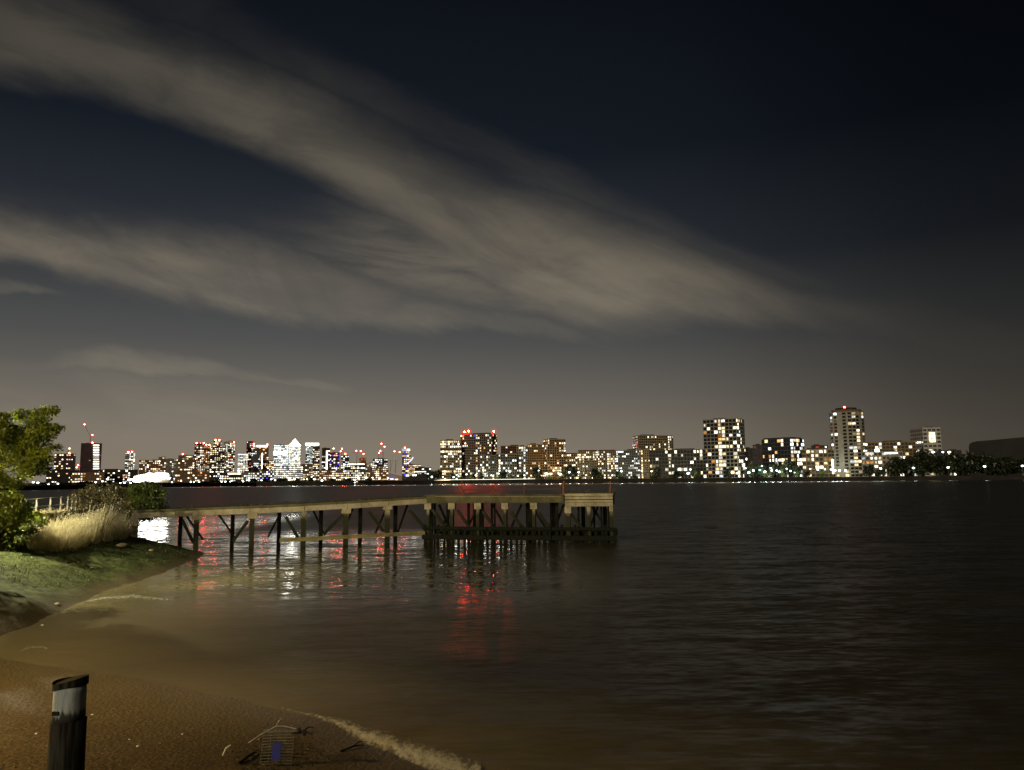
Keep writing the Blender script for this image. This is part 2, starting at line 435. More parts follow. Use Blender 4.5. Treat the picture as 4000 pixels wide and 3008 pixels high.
lb = MB(); V = [(p.x, p.y + 2.2, QZ - .02) for p in FBW] + [(p.x * 8, 7000, QZ - .02) for p in FBW]; n = len(FBW)
lb.add(V, [(i, i + 1, i + 1 + n, i + n) for i in range(n - 1)])
tag(lb.build("far_bank_ground", pmat("far_ground", (.10, .095, .075), .9, .5, .03, coords='World')), None, None, kind='structure')

# ------------------------------------------------------------------ windows, lights and buildings
def ubox(name, mat): return MB().box((0, 0, 0), (1, 1, 1)).mesh(name, mat)
WIN = {
    'warm': ubox("window_warm", wmat("lit_room_warm", (1.0, .78, .42), 1.9)),
    'white': ubox("window_white", wmat("lit_room_white", (1.0, .93, .74), 2.4)),
    'cool': ubox("window_cool", wmat("lit_room_cool", (.80, .95, 1.0), 1.7)),
    'orange': ubox("window_orange", wmat("lit_room_orange", (1.0, .42, .10), 1.1)),
    'red': ubox("window_red", wmat("lit_room_red", (1.0, .12, .06), .9)),
    'dim': ubox("window_dim", wmat("lit_room_dim", (.9, .75, .45), .32)),
    'blue': ubox("window_blue", emat("lit_room_blue", (.10, .06, 1.0), 1.2)),
    'dark': ubox("window_dark", pmat("dark_glass", (.012, .014, .016), .15, .3, .2, spec=.5)),
    'bright': ubox("window_bright", emat("lit_band_bright", (1.0, .97, .85), 5.0)),
}
WALL = {
    'brick': pmat("brown_brick", (.27, .165, .10), .9, .35, .25), 'orange': pmat("orange_brick", (.44, .24, .09), .9, .3, .25),
    'stone': pmat("pale_stone", (.44, .40, .32), .85, .25, .2), 'grey': pmat("grey_cladding", (.27, .26, .225), .8, .3, .2),
    'dark': pmat("dark_cladding", (.055, .047, .042), .8, .4, .2), 'tan': pmat("tan_brick", (.46, .36, .22), .9, .25, .2),
    'ochre': pmat("ochre_brick", (.36, .25, .10), .9, .3, .2), 'white': pmat("white_render", (.55, .53, .46), .8, .2, .15),
    'plum': pmat("plum_cladding", (.10, .065, .075), .8, .35, .1), 'redroof': pmat("dark_red_roof", (.13, .04, .03), .8, .4, .3),
    'olive': pmat("olive_cladding", (.16, .145, .10), .85, .35, .2), 'slate': pmat("blue_grey_cladding", (.13, .135, .16), .7, .3, .1),
}
bulb_me = MB().lathe([(.05, -1), (.6, -.8), (1, -.2), (1, .2), (.6, .8), (.05, 1)], 10).mesh("bulb", emat("aviation_bulb", (1.0, .07, .035), 520.0, True))
def red_halo():  # translucent glowing red shell that imitates the halo round a beacon
    M = bpy.data.materials.new("red_halo"); M.use_nodes = True; q = NT(M.node_tree); q.n.clear()
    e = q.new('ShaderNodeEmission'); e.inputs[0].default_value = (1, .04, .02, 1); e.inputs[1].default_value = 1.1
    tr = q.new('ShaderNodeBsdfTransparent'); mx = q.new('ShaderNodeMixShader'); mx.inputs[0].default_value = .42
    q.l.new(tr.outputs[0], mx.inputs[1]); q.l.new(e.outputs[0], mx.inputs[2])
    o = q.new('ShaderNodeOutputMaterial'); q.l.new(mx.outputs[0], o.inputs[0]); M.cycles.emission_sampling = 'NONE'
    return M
halo_me = MB().lathe([(.1, -1), (.7, -.7), (1, 0), (.7, .7), (.1, 1)], 12).mesh("lens", red_halo())
bulb2_me = bulb_me.copy(); bulb2_me.materials[0] = emat("aviation_bulb_near", (1.0, .040, .016), 1900.0, True)
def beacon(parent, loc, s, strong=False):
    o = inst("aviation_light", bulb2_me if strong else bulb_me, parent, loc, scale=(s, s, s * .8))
    inst("lens", halo_me, o, (0, 0, 0), scale=(3.6, 3.6, 4.0))  # halo shell, several times wider than its bulb
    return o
def wl(parent_inv, p): return parent_inv @ p

def building(label, x0, x1, ytop, D=None, wall='brick', grid='stone', fl=9.0, cw=9.0, lit=.35, pal='www', side=.0, yaw=22, ybase=None, name="apartment_building", cat="apartment building",
             dark=True, rows=None, roof=None, lights=(), balcony=False, wfrac=(.62, .60), back=40, gridw=.16, group=None, depth=None, maxw=100, litrows=None, strips=(), skip=0, z0=None, blues=0):
    """x0..x1, ytop, fl (storey), cw (window bay) in photo pixels; D the distance"""
    xm = (x0 + x1) / 2
    if D is None: D = bank_y(xm) + back
    px = D / F / max(ray(xm, 1800).y, .9)          # metres per photo pixel there
    zb = QZ if z0 is None else z0
    top = at(xm, ytop, D).z; H = top - zb
    W_ = (x1 - x0) * px
    th = R(abs(yaw)); sgn = 1 if yaw > 0 else -1
    if side > 0:
        w_ = W_ * (1 - side) / math.cos(th); d_ = W_ * side / math.sin(th)
    else:
        w_ = W_; d_ = depth or min(W_ * .7, 25); th = 0
    base = at(xm, (ytop + yhor(xm)) / 2, D); base.z = zb
    az_ = math.atan2(base.x, base.y)
    root = thing(name, base, label, cat, group, rz=-az_ + sgn * th)
    # yaw > 0: turned so that its left side shows
    bm = MB().box((0, 0, H / 2), (w_, d_, H)); bm.build("wall", WALL[wall], root)
    if roof:
        rh = roof[1] * px
        MB().box((0, 0, H + rh / 2), (w_ * roof[2], d_ * .9, rh)).build("roof", WALL[roof[0]], root)
    else:
        pb = MB()
        for q, sz in (((0, -d_ / 2 + .2, H + .35), (w_, .4, .7)), ((0, d_ / 2 - .2, H + .35), (w_, .4, .7)), ((-w_ / 2 + .2, 0, H + .35), (.4, d_ - .8, .7)), ((w_ / 2 - .2, 0, H + .35), (.4, d_ - .8, .7))): pb.box(q, sz)
        pb.build("parapet", WALL[grid or wall], root)
        MB().box((w_ * random.uniform(-.2, .2), 0, H + 1.0), (w_ * .35, d_ * .5, 2.0)).build("plant_room", WALL['dark'], root)
    faces = [(w_, 0.0, (0, -d_ / 2))]
    if side > 0: faces.append((d_, -math.pi / 2 if sgn > 0 else math.pi / 2, (-w_ / 2 if sgn > 0 else w_ / 2, 0)))
    flm = fl * px; nr = rows or max(1, int(H / flm)); flm = H / nr
    cands = []; gb = MB(); bal = []
    for fi, (fw, fr, (ox, oy)) in enumerate(faces):
        rot = Matrix.Rotation(fr, 3, 'Z'); nc = max(1, round(fw / (cw * px))); c_ = fw / nc
        nrm_ = rot @ Vector((0, -1, 0)); tx = rot @ Vector((1, 0, 0)); o0 = Vector((ox, oy, 0))
        if grid:
            g = max(gridw * px * 9, .25)
            for r in range(nr + 1): gb.box(o0 + nrm_ * .12 + Vector((0, 0, min(max(r * flm, g / 2), H - g / 2))), (fw, .3, g * .8), rot)
            if gridw > 0:
                for c in range(nc + 1): gb.box(o0 + nrm_ * .10 + tx * min(max(-fw / 2 + c * c_, -fw / 2 + g / 2), fw / 2 - g / 2) + Vector((0, 0, H / 2)), (g, .34, H - .02), rot)
        if balcony:
            for r in range(1, nr, 1): bal.append((o0 + nrm_ * .9 + Vector((0, 0, r * flm)), fw, rot))
        stair = random.randrange(nc) if dark and nc > 4 and random.random() < .55 else -1
        for r in range(skip, nr):
            run = None
            for c in range(nc):
                p_l = (litrows[nr - 1 - r] if litrows and nr - 1 - r < len(litrows) else lit) * (.78 if dark else 1.32)
                # lit rooms cluster: neighbours tend to share a flat
                L = random.random() < p_l * (1.0 if run is None else (1.35 if run else .9))
                if c == stair: L = random.random() < .8
                run = L
                if not L and not dark: continue
                kind = random.choice(pal_of(pal)) if L else 'dark'
                pp = o0 + nrm_ * .16 + tx * (-fw / 2 + (c + .5) * c_) + Vector((0, 0, (r + .48) * flm))
                wf = wfrac[0] * random.choice((.5, .8, 1, 1, 1.25)) if L else wfrac[0]
                cands.append((L, kind, pp, fr, (c_ * min(wf, .95), .22, flm * wfrac[1] * (random.uniform(.8, 1.12) if L else 1))))
    if blues and cands: 
        for q in random.sample(range(len(cands)), min(blues, len(cands))): c = cands[q]; cands[q] = (True, 'blue', *c[2:])
    random.shuffle(cands); cands.sort(key=lambda c: not c[0])
    for L, kind, pp, fr, sz in cands[:maxw]:
        inst("window", WIN[kind], root, pp, (0, 0, fr), sz)
    rest = cands[maxw:]
    if rest:
        mb = MB(); mats = []
        me_kinds = sorted(set(k for _, k, *_ in rest))
        fm = []
        for L, kind, pp, fr, sz in rest:
            mb.box(pp, sz, Matrix.Rotation(fr, 3, 'Z')); fm += [me_kinds.index(kind)] * 6
        me = bpy.data.meshes.new("window"); me.from_pydata(mb.v, [], mb.f)
        for k in me_kinds: me.materials.append(WIN[k].materials[0])
        me.polygons.foreach_set('material_index', fm); me.update()
        inst("window", me, root)['kind'] = 'stuff'
    if gb.v: gb.build("facade_grid", WALL[grid], root)
    bmats = WALL[grid or 'stone']
    for p_, fw, rot in bal:
        MB().box(p_, (fw * .985, 1.5, .35), rot).build("balcony", bmats, root)
    inv = root.matrix_basis.inverted()
    for (lx, ly) in lights:
        q = inv @ at(lx, ly, D - .3 * d_); q.y = max(q.y, -d_ / 2 + 1)
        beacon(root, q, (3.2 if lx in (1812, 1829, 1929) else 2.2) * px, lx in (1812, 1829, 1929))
    for (kind, a0, b0, a1, b1) in strips:       # lit bands/crowns: pixel rectangle on the front
        p0 = inv @ at(a0, b1, D); p1 = inv @ at(a1, b0, D)
        inst("light_band", WIN[kind], root, ((p0.x + p1.x) / 2, -d_ / 2 - .3, (p0.z + p1.z) / 2), (0, 0, 0), (abs(p1.x - p0.x), .6, abs(p1.z - p0.z)))
    root['_h'] = H
    del root['_h']
    return root, H, w_, d_, px
PAL = {'W': 'white', 'w': 'white', 'y': 'warm', 'c': 'cool', 'o': 'orange', 'd': 'dim', 'r': 'red', 'b': 'blue'}
def pal_of(s): return [PAL[c] for c in s]

# --- the waterside flats on the right of the river, left to right
building("square tan brick block with bright lit grid of windows, leftmost of the riverside flats", 1720, 1802, 1722, wall='tan', grid='tan', fl=9, cw=7.5, lit=.45, pal='wwyyd', side=.0, litrows=[.9, .75, .85, .1, .95, .6, .5, .35, .5, .3, .35], wfrac=(.7, .62))
building("tall dark brick tower with white floor lines and three red lights on its roof", 1799, 1941, 1698, wall='brick', grid='stone', fl=9.3, cw=8, lit=.20, pal='wwyyco', side=.16, yaw=-22, back=52, balcony=True, gridw=.07,
         lights=[(1812, 1687), (1829, 1684), (1929, 1685)], blues=1, roof=('redroof', 5, .92))
building("low grey glass block in front of the dark brick tower", 1876, 1938, 1780, wall='grey', grid='grey', fl=9.5, cw=8, lit=.38, pal='wwcyd', back=26)
building("grey balconied block with a dark red penthouse storey", 1938, 2018, 1775, wall='grey', grid='stone', fl=9.4, cw=8.5, lit=.30, pal='wwcyd', back=28, balcony=True, gridw=.08)
building("dark red brick block set back above the grey balconied block", 1957, 2046, 1744, wall='redroof', grid='brick', fl=9, cw=9, lit=.12, pal='wyd', back=60)
building("grey and tan corner block beside the orange brick flats", 2018, 2062, 1745, wall='stone', grid='stone', fl=9.4, cw=9, lit=.30, pal='wwcy', back=34)
building("orange brick block with scattered lit windows behind a round dark tree", 2062, 2126, 1738, wall='orange', grid='ochre', fl=9.3, cw=8, lit=.26, pal='wwycd', back=38, gridw=.08)
building("taller orange brick block with curved top storeys and bright ground floor", 2122, 2210, 1718, wall='orange', grid='tan', fl=9.2, cw=9, lit=.36, pal='wwyyo', side=.2, yaw=20, back=34, gridw=.08)
building("narrow orange brick block with dark roof beside the gap in the trees", 2208, 2256, 1774, wall='orange', grid='tan', fl=9.4, cw=8, lit=.34, pal='wwy', back=40, roof=('redroof', 4, .95))
building("pale yellow gridded block with many lit windows and dark roof", 2256, 2336, 1764, wall='tan', grid='tan', fl=8.8, cw=6.5, lit=.42, pal='wwyyd', back=30, roof=('redroof', 5, .9), litrows=[.8, .55, .85, .6, .25, .2])
building("yellow gridded block between the pale yellow and grey gridded blocks", 2336, 2408, 1762, wall='ochre', grid='tan', fl=8.8, cw=7.5, lit=.40, pal='wwyyc', back=32, roof=('redroof', 4, .9))
building("grey gridded block with cool lit windows low down", 2408, 2498, 1761, wall='grey', grid='grey', fl=8.8, cw=7.5, lit=.32, pal='wwcc', back=32)
building("tan lattice tower standing above the low gridded blocks", 2474, 2630, 1704, wall='tan', grid='tan', fl=9.2, cw=7.5, lit=.16, pal='wwyyd', side=.14, yaw=18, back=75, gridw=.22, blues=1, wfrac=(.66, .62))
building("narrow tan lattice block under the lattice tower", 2498, 2540, 1758, wall='tan', grid='tan', fl=8.8, cw=6.5, lit=.05, pal='y', back=30, gridw=.24)
building("long olive block with large square white windows", 2540, 2754, 1759, wall='olive', grid=None, fl=12.5, cw=12, lit=.30, pal='wwwwyd', back=34, wfrac=(.78, .74))
building("tall pale stone framed tower of wide lit bays, thirteen storeys", 2752, 2908, 1640, wall='grey', grid='stone', fl=13.6, cw=14, lit=.36, pal='wwwwyywyoc', side=.2, yaw=-20, back=36, gridw=.2, wfrac=(.84, .72))
building("dark windowless block behind the pale stone framed tower", 2909, 2948, 1753, wall='dark', grid=None, fl=14, cw=13, lit=.08, pal='w', back=70)
building("dark sloping roofed block left of the dark white windowed block", 2944, 2988, 1740, wall='plum', grid=None, fl=13, cw=13, lit=.10, pal='wd', back=64)
building("broad dark block with bright white windows in the right wing", 2982, 3138, 1716, wall='dark', grid=None, fl=13.8, cw=13, lit=.42, pal='wwwyco', side=.25, yaw=-24, back=46, wfrac=(.82, .74), roof=('dark', 5, .9))
building("ochre block with zigzag roof edge and warm square windows", 3138, 3246, 1757, wall='ochre', grid='ochre', fl=13.5, cw=16, lit=.42, pal='wwyyod', back=36, wfrac=(.8, .7), gridw=.06)
building("small dark block with red lit sign behind the ochre block", 3174, 3234, 1742, wall='plum', grid=None, fl=10, cw=14, lit=.2, pal='wr', back=90)
building("long ochre block right of the round white tower", 3374, 3568, 1729, wall='ochre', grid='ochre', fl=12.5, cw=13, lit=.24, pal='wwwyc', back=70, gridw=.05, wfrac=(.8, .66))
building("low stepped terrace block with bright white strip lights", 3374, 3520, 1766, wall='stone', grid='stone', fl=14, cw=15, lit=.42, pal='wwcyo', back=36, gridw=.06, strips=[('white', 3380, 1768, 3412, 1776), ('white', 3456, 1768, 3505, 1775), ('bright', 3418, 1755, 3434, 1766)])
building("white concrete tower block with one lit column of windows", 3566, 3672, 1675, wall='white', grid=None, fl=15, cw=19, lit=.10, pal='yw', side=.42, yaw=24, back=150, wfrac=(.7, .40), strips=[('warm', 3606, 1692, 3625, 1730), ('white', 3608, 1712, 3624, 1722)])
building("low dark flats with bright lamps above the park trees", 3668, 3752, 1762, wall='dark', grid=None, fl=14, cw=16, lit=.22, pal='wwy', back=130)

# round white tower
def round_tower():
    x0, x1, yt = 3250, 3374, 1612; D = bank_y(3310) + 42; xm = 3312; px = D / F
    base = at(xm, 1730, D); base.z = QZ; r = (x1 - x0) * px / 2; H = at(xm, yt, D).z - QZ
    root = thing("round_tower", base, "tall round pale concrete tower with a stepped crown and one red roof light", "apartment tower", rz=-math.atan2(base.x, base.y))
    MB().lathe([(r, 0), (r, H)], 32).build("wall", WALL['stone'], root)
    MB().lathe([(r * .86, H), (r * .86, H + 3.0)], 28).build("crown", WALL['brick'], root)
    MB().lathe([(r * .62, H + 3), (r * .62, H + 5.5)], 24).build("crown", WALL['dark'], root)
    n = 19; fh = H / n
    for i in range(1, n + 1):
        MB().lathe([(r * 1.03, -.22), (r * 1.03, .22)], 32).build("balcony", WALL['stone'], root, loc=(0, 0, i * fh - .3))
    for i in range(n):
        for a, p in ((-62, .3), (-40, .28), (-8, .05), (10, .3), (24, .45), (38, .4), (66, .3)):
            L = random.random() < p; 
            if i < 2: L = random.random() < .7
            k = random.choice(['white', 'warm', 'warm', 'cool', 'dim']) if L else 'dark'
            q = Vector((math.sin(R(a)) * r * 1.005, -math.cos(R(a)) * r * 1.005, (i + .45) * fh))
            inst("window", WIN[k], root, q, (0, 0, R(a)), (r * .20, .3, fh * .6))
    inst("light_band", WIN['bright'], root, (-r * .96, -r * .45, 13), (0, 0, R(-64)), (3.5, .5, 18))
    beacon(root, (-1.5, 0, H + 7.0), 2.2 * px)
    MB().tube([(-1.5, 0, H + 5.5), (-1.5, 0, H + 6.6)], .12, 6).build("mast", WALL['dark'], root)
round_tower()

# big plain dark building behind the park on the right
D = bank_y(3950) + 190; b0 = at(3990, 1760, D); px = D / F; b0.z = QZ
root = thing("storage_building", b0, "huge plain dark grey building with a rounded corner behind the park trees", "storage building", rz=-math.atan2(b0.x, b0.y))
OL = [((x - 3990) * px, at(x, y, D).z - QZ) for x, y in ((3814, 1742), (3817, 1731), (3826, 1724), (3845, 1720), (3900, 1716), (4000, 1708), (4300, 1700))]
MB().prism([(OL[0][0], 0), *[o for o in OL], (OL[-1][0], 0)][::-1], 0, 60).build("wall", pmat("storage_cladding", (.040, .038, .035), .85, .3, .05), root)
mb = MB()
for i in range(16): mb.box((-55 + i * 11.0, -.12, 6), (.5, .2, 12))
mb.build("pilaster", pmat("storage_pilaster", (.035, .033, .030), .85, .3, .05), root)

# --- the distant city
def far(label, x0, x1, yt, D=3200, **k):
    k.setdefault('name', "office_tower"); k.setdefault('cat', "office tower"); k.setdefault('fl', 7); k.setdefault('cw', 7); k.setdefault('dark', False); k.setdefault('grid', None)
    k.setdefault('wall', 'dark'); k.setdefault('pal', 'wwycd'); k.setdefault('wfrac', (.66, .50)); k.setdefault('lit', .3); k.setdefault('maxw', 90)
    return building(label, x0, x1, yt, D, **k)
far("dark block with yellow lit windows at the far left of the skyline", 215, 288, 1774, 2000, wall='plum', fl=8, cw=8, lit=.24, pal='yyw', lights=[(271, 1770)])
far("dark tower under construction with one bright white striped side", 318, 390, 1733, 2300, wall='plum', fl=6.2, cw=7, lit=.05, pal='d', strips=[('white', 364, 1738 + 9 * i, 387, 1742.5 + 9 * i) for i in range(11)], lights=[(361, 1729)])
far("slim lone tower with two red roof lights left of the floodlit shed", 489, 524, 1768, 2600, fl=6, cw=7, lit=.55, wall='grey', lights=[(502, 1765), (516, 1765)])
far("low dark waterside block below the plum block", 190, 300, 1838, 1500, fl=8, cw=9, lit=.16, pal='wwyo', name="apartment_building", cat="apartment building")
far("low block of scattered warm lights at the foot of the striped tower", 290, 400, 1846, 1400, fl=8, cw=9, lit=.33, pal='wwyyo', name="apartment_building", cat="apartment building", wall='brick')
far("low dark block with lit bays between the striped tower and the floodlit shed", 398, 530, 1836, 1450, fl=8, cw=9, lit=.27, pal='wwwyycr', name="apartment_building", cat="apartment building")
far("red lit long block above the floodlit shed", 548, 650, 1798, 2400, wall='brick', fl=7, cw=7, lit=.38, pal='wwyywro', lights=[(556, 1818)])
far("small roof block rising behind the red lit long block", 619, 646, 1786, 2700, wall='grey', lit=.3, fl=6, cw=6)
far("greenish grey block right of the floodlit shed", 648, 700, 1794, 2300, wall='grey', fl=7, cw=7, lit=.25)
far("broad brown dark block with a red light on its left corner", 698, 764, 1780, 2300, wall='brick', fl=8, cw=7, lit=.22, pal='wwyd', lights=[(714, 1774)])
far("pink lit tower crowned by a row of red lights", 760, 822, 1734, 3000, wall='plum', fl=6, cw=7, lit=.45, pal='wwwyywor', lights=[(768, 1731), (783, 1734), (796, 1730), (806, 1737), (818, 1738)])
far("tower crowned by two bright red lights", 832, 864, 1722, 3100, wall='plum', fl=6, cw=6, lit=.40, pal='wwyyyywr', lights=[(842, 1719), (857, 1719)])
far("black tower with a central column of yellow lit rooms", 822, 874, 1750, 2500, wall='dark', fl=7, cw=7, lit=.40, pal='yyw')
far("slim tan tower with a cool lit edge", 872, 890, 1727, 3000, wall='tan', fl=6, cw=6, lit=.25, pal='cw', strips=[('cool', 884, 1735, 888, 1765)])
far("dark slim tower with lit right edge beside the slim tan tower", 890, 916, 1724, 3000, wall='plum', fl=6, cw=6, lit=.45, pal='wwwyywyr', lights=[(914, 1728)])
far("short block with bright white storeys beside the plum twin slabs", 929, 967, 1772, 2900, wall='grey', fl=6, cw=9, lit=.72, pal='wwc', wfrac=(.95, .45))
far("plum slab tower with lit windows down its left edge", 962, 992, 1725, 3100, wall='plum', fl=6, cw=6, lit=.24, pal='wwyyr', lights=[(992, 1734), (993, 1743)])
far("blue grey slab tower with a lit pattern halfway up", 982, 1014, 1754, 2700, wall='slate', fl=7, cw=7, lit=.14, pal='wc', strips=[('cool', 991, 1809, 1010, 1812), ('cool', 992, 1815, 995, 1821), ('cool', 999, 1815, 1002, 1821), ('cool', 1006, 1815, 1009, 1821)])
far("brown tower with a glowing yellow roof band and a vertical light strip", 1003, 1047, 1742, 3000, wall='brick', fl=6, cw=7, lit=.28, pal='yyo', strips=[('bright', 1003, 1740, 1045, 1747), ('white', 1021, 1770, 1026, 1832)], lights=[(1044, 1737)])
far("low orange lit block in the gap before the bright office towers", 1044, 1070, 1800, 2800, wall='brick', fl=6, cw=6, lit=.6, pal='oyyw')
far("white lit office tower with one brilliant storey", 1070, 1124, 1738, 3300, wall='slate', fl=6, cw=6.5, lit=.62, pal='wwcc', wfrac=(.9, .5), strips=[('bright', 1068, 1764, 1122, 1775)])
# pyramid roofed tower
r_, H_, w_, d_, p_ = far("brilliantly lit tower with a glowing white pyramid roof", 1128, 1172, 1742, 3700, wall='slate', fl=6, cw=6, lit=.85, pal='wwwc', wfrac=(.92, .55), roof=('slate', .5, .98))
ph = 27 * p_
MB().add([(-w_ / 2 * .98, -d_ / 2 * .98, H_ + p_), (w_ / 2 * .98, -d_ / 2 * .98, H_ + p_), (w_ / 2 * .98, d_ / 2 * .98, H_ + p_), (-w_ / 2 * .98, d_ / 2 * .98, H_ + p_), (0, 0, H_ + ph)],
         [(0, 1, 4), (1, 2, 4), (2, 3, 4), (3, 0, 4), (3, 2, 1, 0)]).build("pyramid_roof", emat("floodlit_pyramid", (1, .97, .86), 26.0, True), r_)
far("pale green lit office tower with a brilliant roof band", 1194, 1246, 1741, 3500, wall='slate', fl=5.5, cw=6, lit=.6, pal='wccd', wfrac=(.92, .45), strips=[('bright', 1193, 1731, 1246, 1741)])
far("dark squat block in front of the pale green lit tower", 1177, 1221, 1814, 2300, wall='olive', fl=8, cw=7, lit=.25, pal='yyw', blues=1)
far("dark front tower with two lit window columns", 1221, 1248, 1746, 2400, wall='plum', fl=7, cw=7, lit=.45, pal='wwwyywyr')
far("low dark riverside block beneath the black tower", 820, 880, 1822, 1500, fl=8, cw=8, lit=.36, pal='wwyc', name="apartment_building", cat="apartment building")
far("low brown riverside block with few lights beneath the broad brown block", 690, 822, 1842, 1500, wall='brick', fl=8, cw=9, lit=.26, pal='wwyo', name="apartment_building", cat="apartment building")
far("low dark riverside block topped by a white line of lights", 878, 945, 1848, 1450, fl=8, cw=8, lit=.36, pal='wwy', name="apartment_building", cat="apartment building", strips=[('white', 890, 1848, 940, 1853)])
far("low bright riverside block under the white lit towers", 945, 1010, 1846, 1450, wall='grey', fl=7, cw=8, lit=.42, pal='wwc', name="apartment_building", cat="apartment building")
far("brilliant low podium block at the foot of the pyramid roofed tower", 1066, 1180, 1822, 1700, wall='grey', fl=7, cw=7, lit=.62, pal='wwwwcwcwcwwb', wfrac=(.85, .5), name="apartment_building", cat="apartment building")
far("low block in front of the vertical light strip tower", 1008, 1070, 1840, 1500, wall='slate', fl=7, cw=8, lit=.45, pal='wwwcwcwb', name="apartment_building", cat="apartment building")
far("stepped dark tower with one continuous vertical white strip", 1257, 1288, 1751, 2500, wall='dark', fl=7, cw=7, lit=.30, pal='wwc', strips=[('bright', 1273, 1763, 1280, 1842)])
far("dark rounded block with red lights on its shoulders", 1287, 1325, 1769, 2600, wall='plum', fl=7, cw=7, lit=.30, pal='wwwwccwb', lights=[(1292, 1772), (1311, 1778)])
far("dark flat topped block right of the rounded block", 1332, 1363, 1780, 2500, wall='dark', fl=7, cw=7, lit=.34, pal='wwc', lights=[(1349, 1773)])
far("wide dark block with a white lit top storey", 1346, 1426, 1811, 2200, wall='dark', fl=7, cw=8, lit=.40, pal='wwcy', strips=[('white', 1359, 1811, 1424, 1816)])
far("orange scaffolded tower rising behind the wide dark block", 1403, 1430, 1790, 2600, wall='orange', fl=8, cw=7, lit=.14, pal='oy')
far("grey block of small lights right of the wide dark block", 1428, 1460, 1810, 2200, wall='grey', fl=6, cw=7, lit=.42, pal='wwcy')
far("dark round shouldered block beneath the double red crane lights", 1457, 1514, 1793, 2300, wall='dark', fl=7, cw=7, lit=.38, pal='wwwccw')
far("blue crowned tower at the right end of the skyline", 1571, 1604, 1756, 2600, wall='slate', fl=7, cw=7, lit=.35, pal='oyyywwb', strips=[('cool', 1570, 1753, 1586, 1763), ('cool', 1588, 1753, 1602, 1763)], lights=[(1582, 1749)])
far("orange lit stepped block below the blue crowned tower", 1596, 1646, 1816, 2200, wall='brick', fl=6, cw=6, lit=.55, pal='oyyw')
far("low dark shed with a white light line near the left trees", 1620, 1684, 1828, 1500, wall='dark', fl=8, cw=9, lit=.22, pal='wwc', strips=[('white', 1616, 1841, 1664, 1845)], name="apartment_building", cat="apartment building")
far("low lit riverside terrace below the vertical strip tower", 1250, 1345, 1838, 1400, wall='brick', fl=7, cw=7, lit=.46, pal='wwyyo', name="apartment_building", cat="apartment building")
far("low lit riverside terrace below the wide dark block", 1345, 1440, 1836, 1400, wall='olive', fl=7, cw=7, lit=.46, pal='wwyyc', name="apartment_building", cat="apartment building")
far("low lit riverside terrace left of the pink sloping hall", 1440, 1516, 1830, 1400, wall='brick', fl=7, cw=7, lit=.42, pal='wwyyo', name="apartment_building", cat="apartment building")

# floodlit shed
D = 1300; px = D / F; b0 = at(588, 1870, D); b0.z = QZ
root = thing("floodlit_shed", b0, "blinding white floodlit riverside shed on the far left bank", "industrial shed")
wS = 136 * px; top = at(588, 1849, D).z - QZ
MB().prism([(-wS / 2, 0), (wS / 2, 0), (wS / 2, top * 1.02), (wS * .28, top * 1.1), (-wS * .1, top * 1.02), (-wS / 2, top * .74)], 2, 18).build("wall", WALL['white'], root)
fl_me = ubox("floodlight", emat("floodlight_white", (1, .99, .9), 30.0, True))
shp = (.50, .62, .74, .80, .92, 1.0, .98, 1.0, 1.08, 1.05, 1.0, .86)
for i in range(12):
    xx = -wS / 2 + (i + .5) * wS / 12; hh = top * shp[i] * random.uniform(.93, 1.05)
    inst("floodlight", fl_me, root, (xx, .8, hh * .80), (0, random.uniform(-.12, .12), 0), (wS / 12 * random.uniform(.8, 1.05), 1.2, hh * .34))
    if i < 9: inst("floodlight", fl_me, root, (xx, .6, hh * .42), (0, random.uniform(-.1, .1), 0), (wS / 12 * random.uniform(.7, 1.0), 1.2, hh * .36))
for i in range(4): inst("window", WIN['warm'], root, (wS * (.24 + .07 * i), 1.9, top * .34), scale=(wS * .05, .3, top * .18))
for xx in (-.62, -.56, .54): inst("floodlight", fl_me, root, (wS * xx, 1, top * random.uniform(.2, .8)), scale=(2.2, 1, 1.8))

# pink sloping hall with blue lights
D = 1150; px = D / F; b0 = at(1543, 1860, D); b0.z = QZ
root = thing("riverside_hall", b0, "small pale pink hall with a sloping roof and blue lit windows", "hall")
s_ = 55 * px
MB().prism([(-s_ / 2, 0), (s_ / 2, 0), (s_ / 2, 5.5), (-s_ / 2, 10.5)], 0, 14).build("wall", pmat("pink_render", (.62, .42, .30), .8, .15, .3), root)
inst("window", WIN['blue'], root, (-s_ * .19, -.1, 4.2), scale=(s_ * .28, .2, 2.0)); inst("window", WIN['cool'], root, (-s_ * .22, -.12, 2.2), scale=(s_ * .24, .2, 1.2))
inst("window", WIN['white'], root, (s_ * .1, -.1, 1.6), scale=(s_ * .2, .2, 1.0))
root = thing("dark_hall", at(1632, 1866, D) * 1.0, "low black hall with a blue light at its left corner", "hall"); root.location.z = QZ
MB().prism([(-45 * px, 0), (36 * px, 0), (36 * px, 8.5), (20 * px, 10.0), (-45 * px, 6.5)], 0, 16).build("wall", WALL['dark'], root)
inst("window", WIN['cool'], root, (-40 * px, -.15, 6.8), scale=(13 * px, .3, 2.6)); inst("window", WIN['blue'], root, (-50 * px, 1, 8.2), scale=(8 * px, .3, 2.6))
for dx in (-18, -9): inst("window", WIN['bright'], root, (dx * px, -.1, 7.6), scale=(6 * px, .2, 2.2))
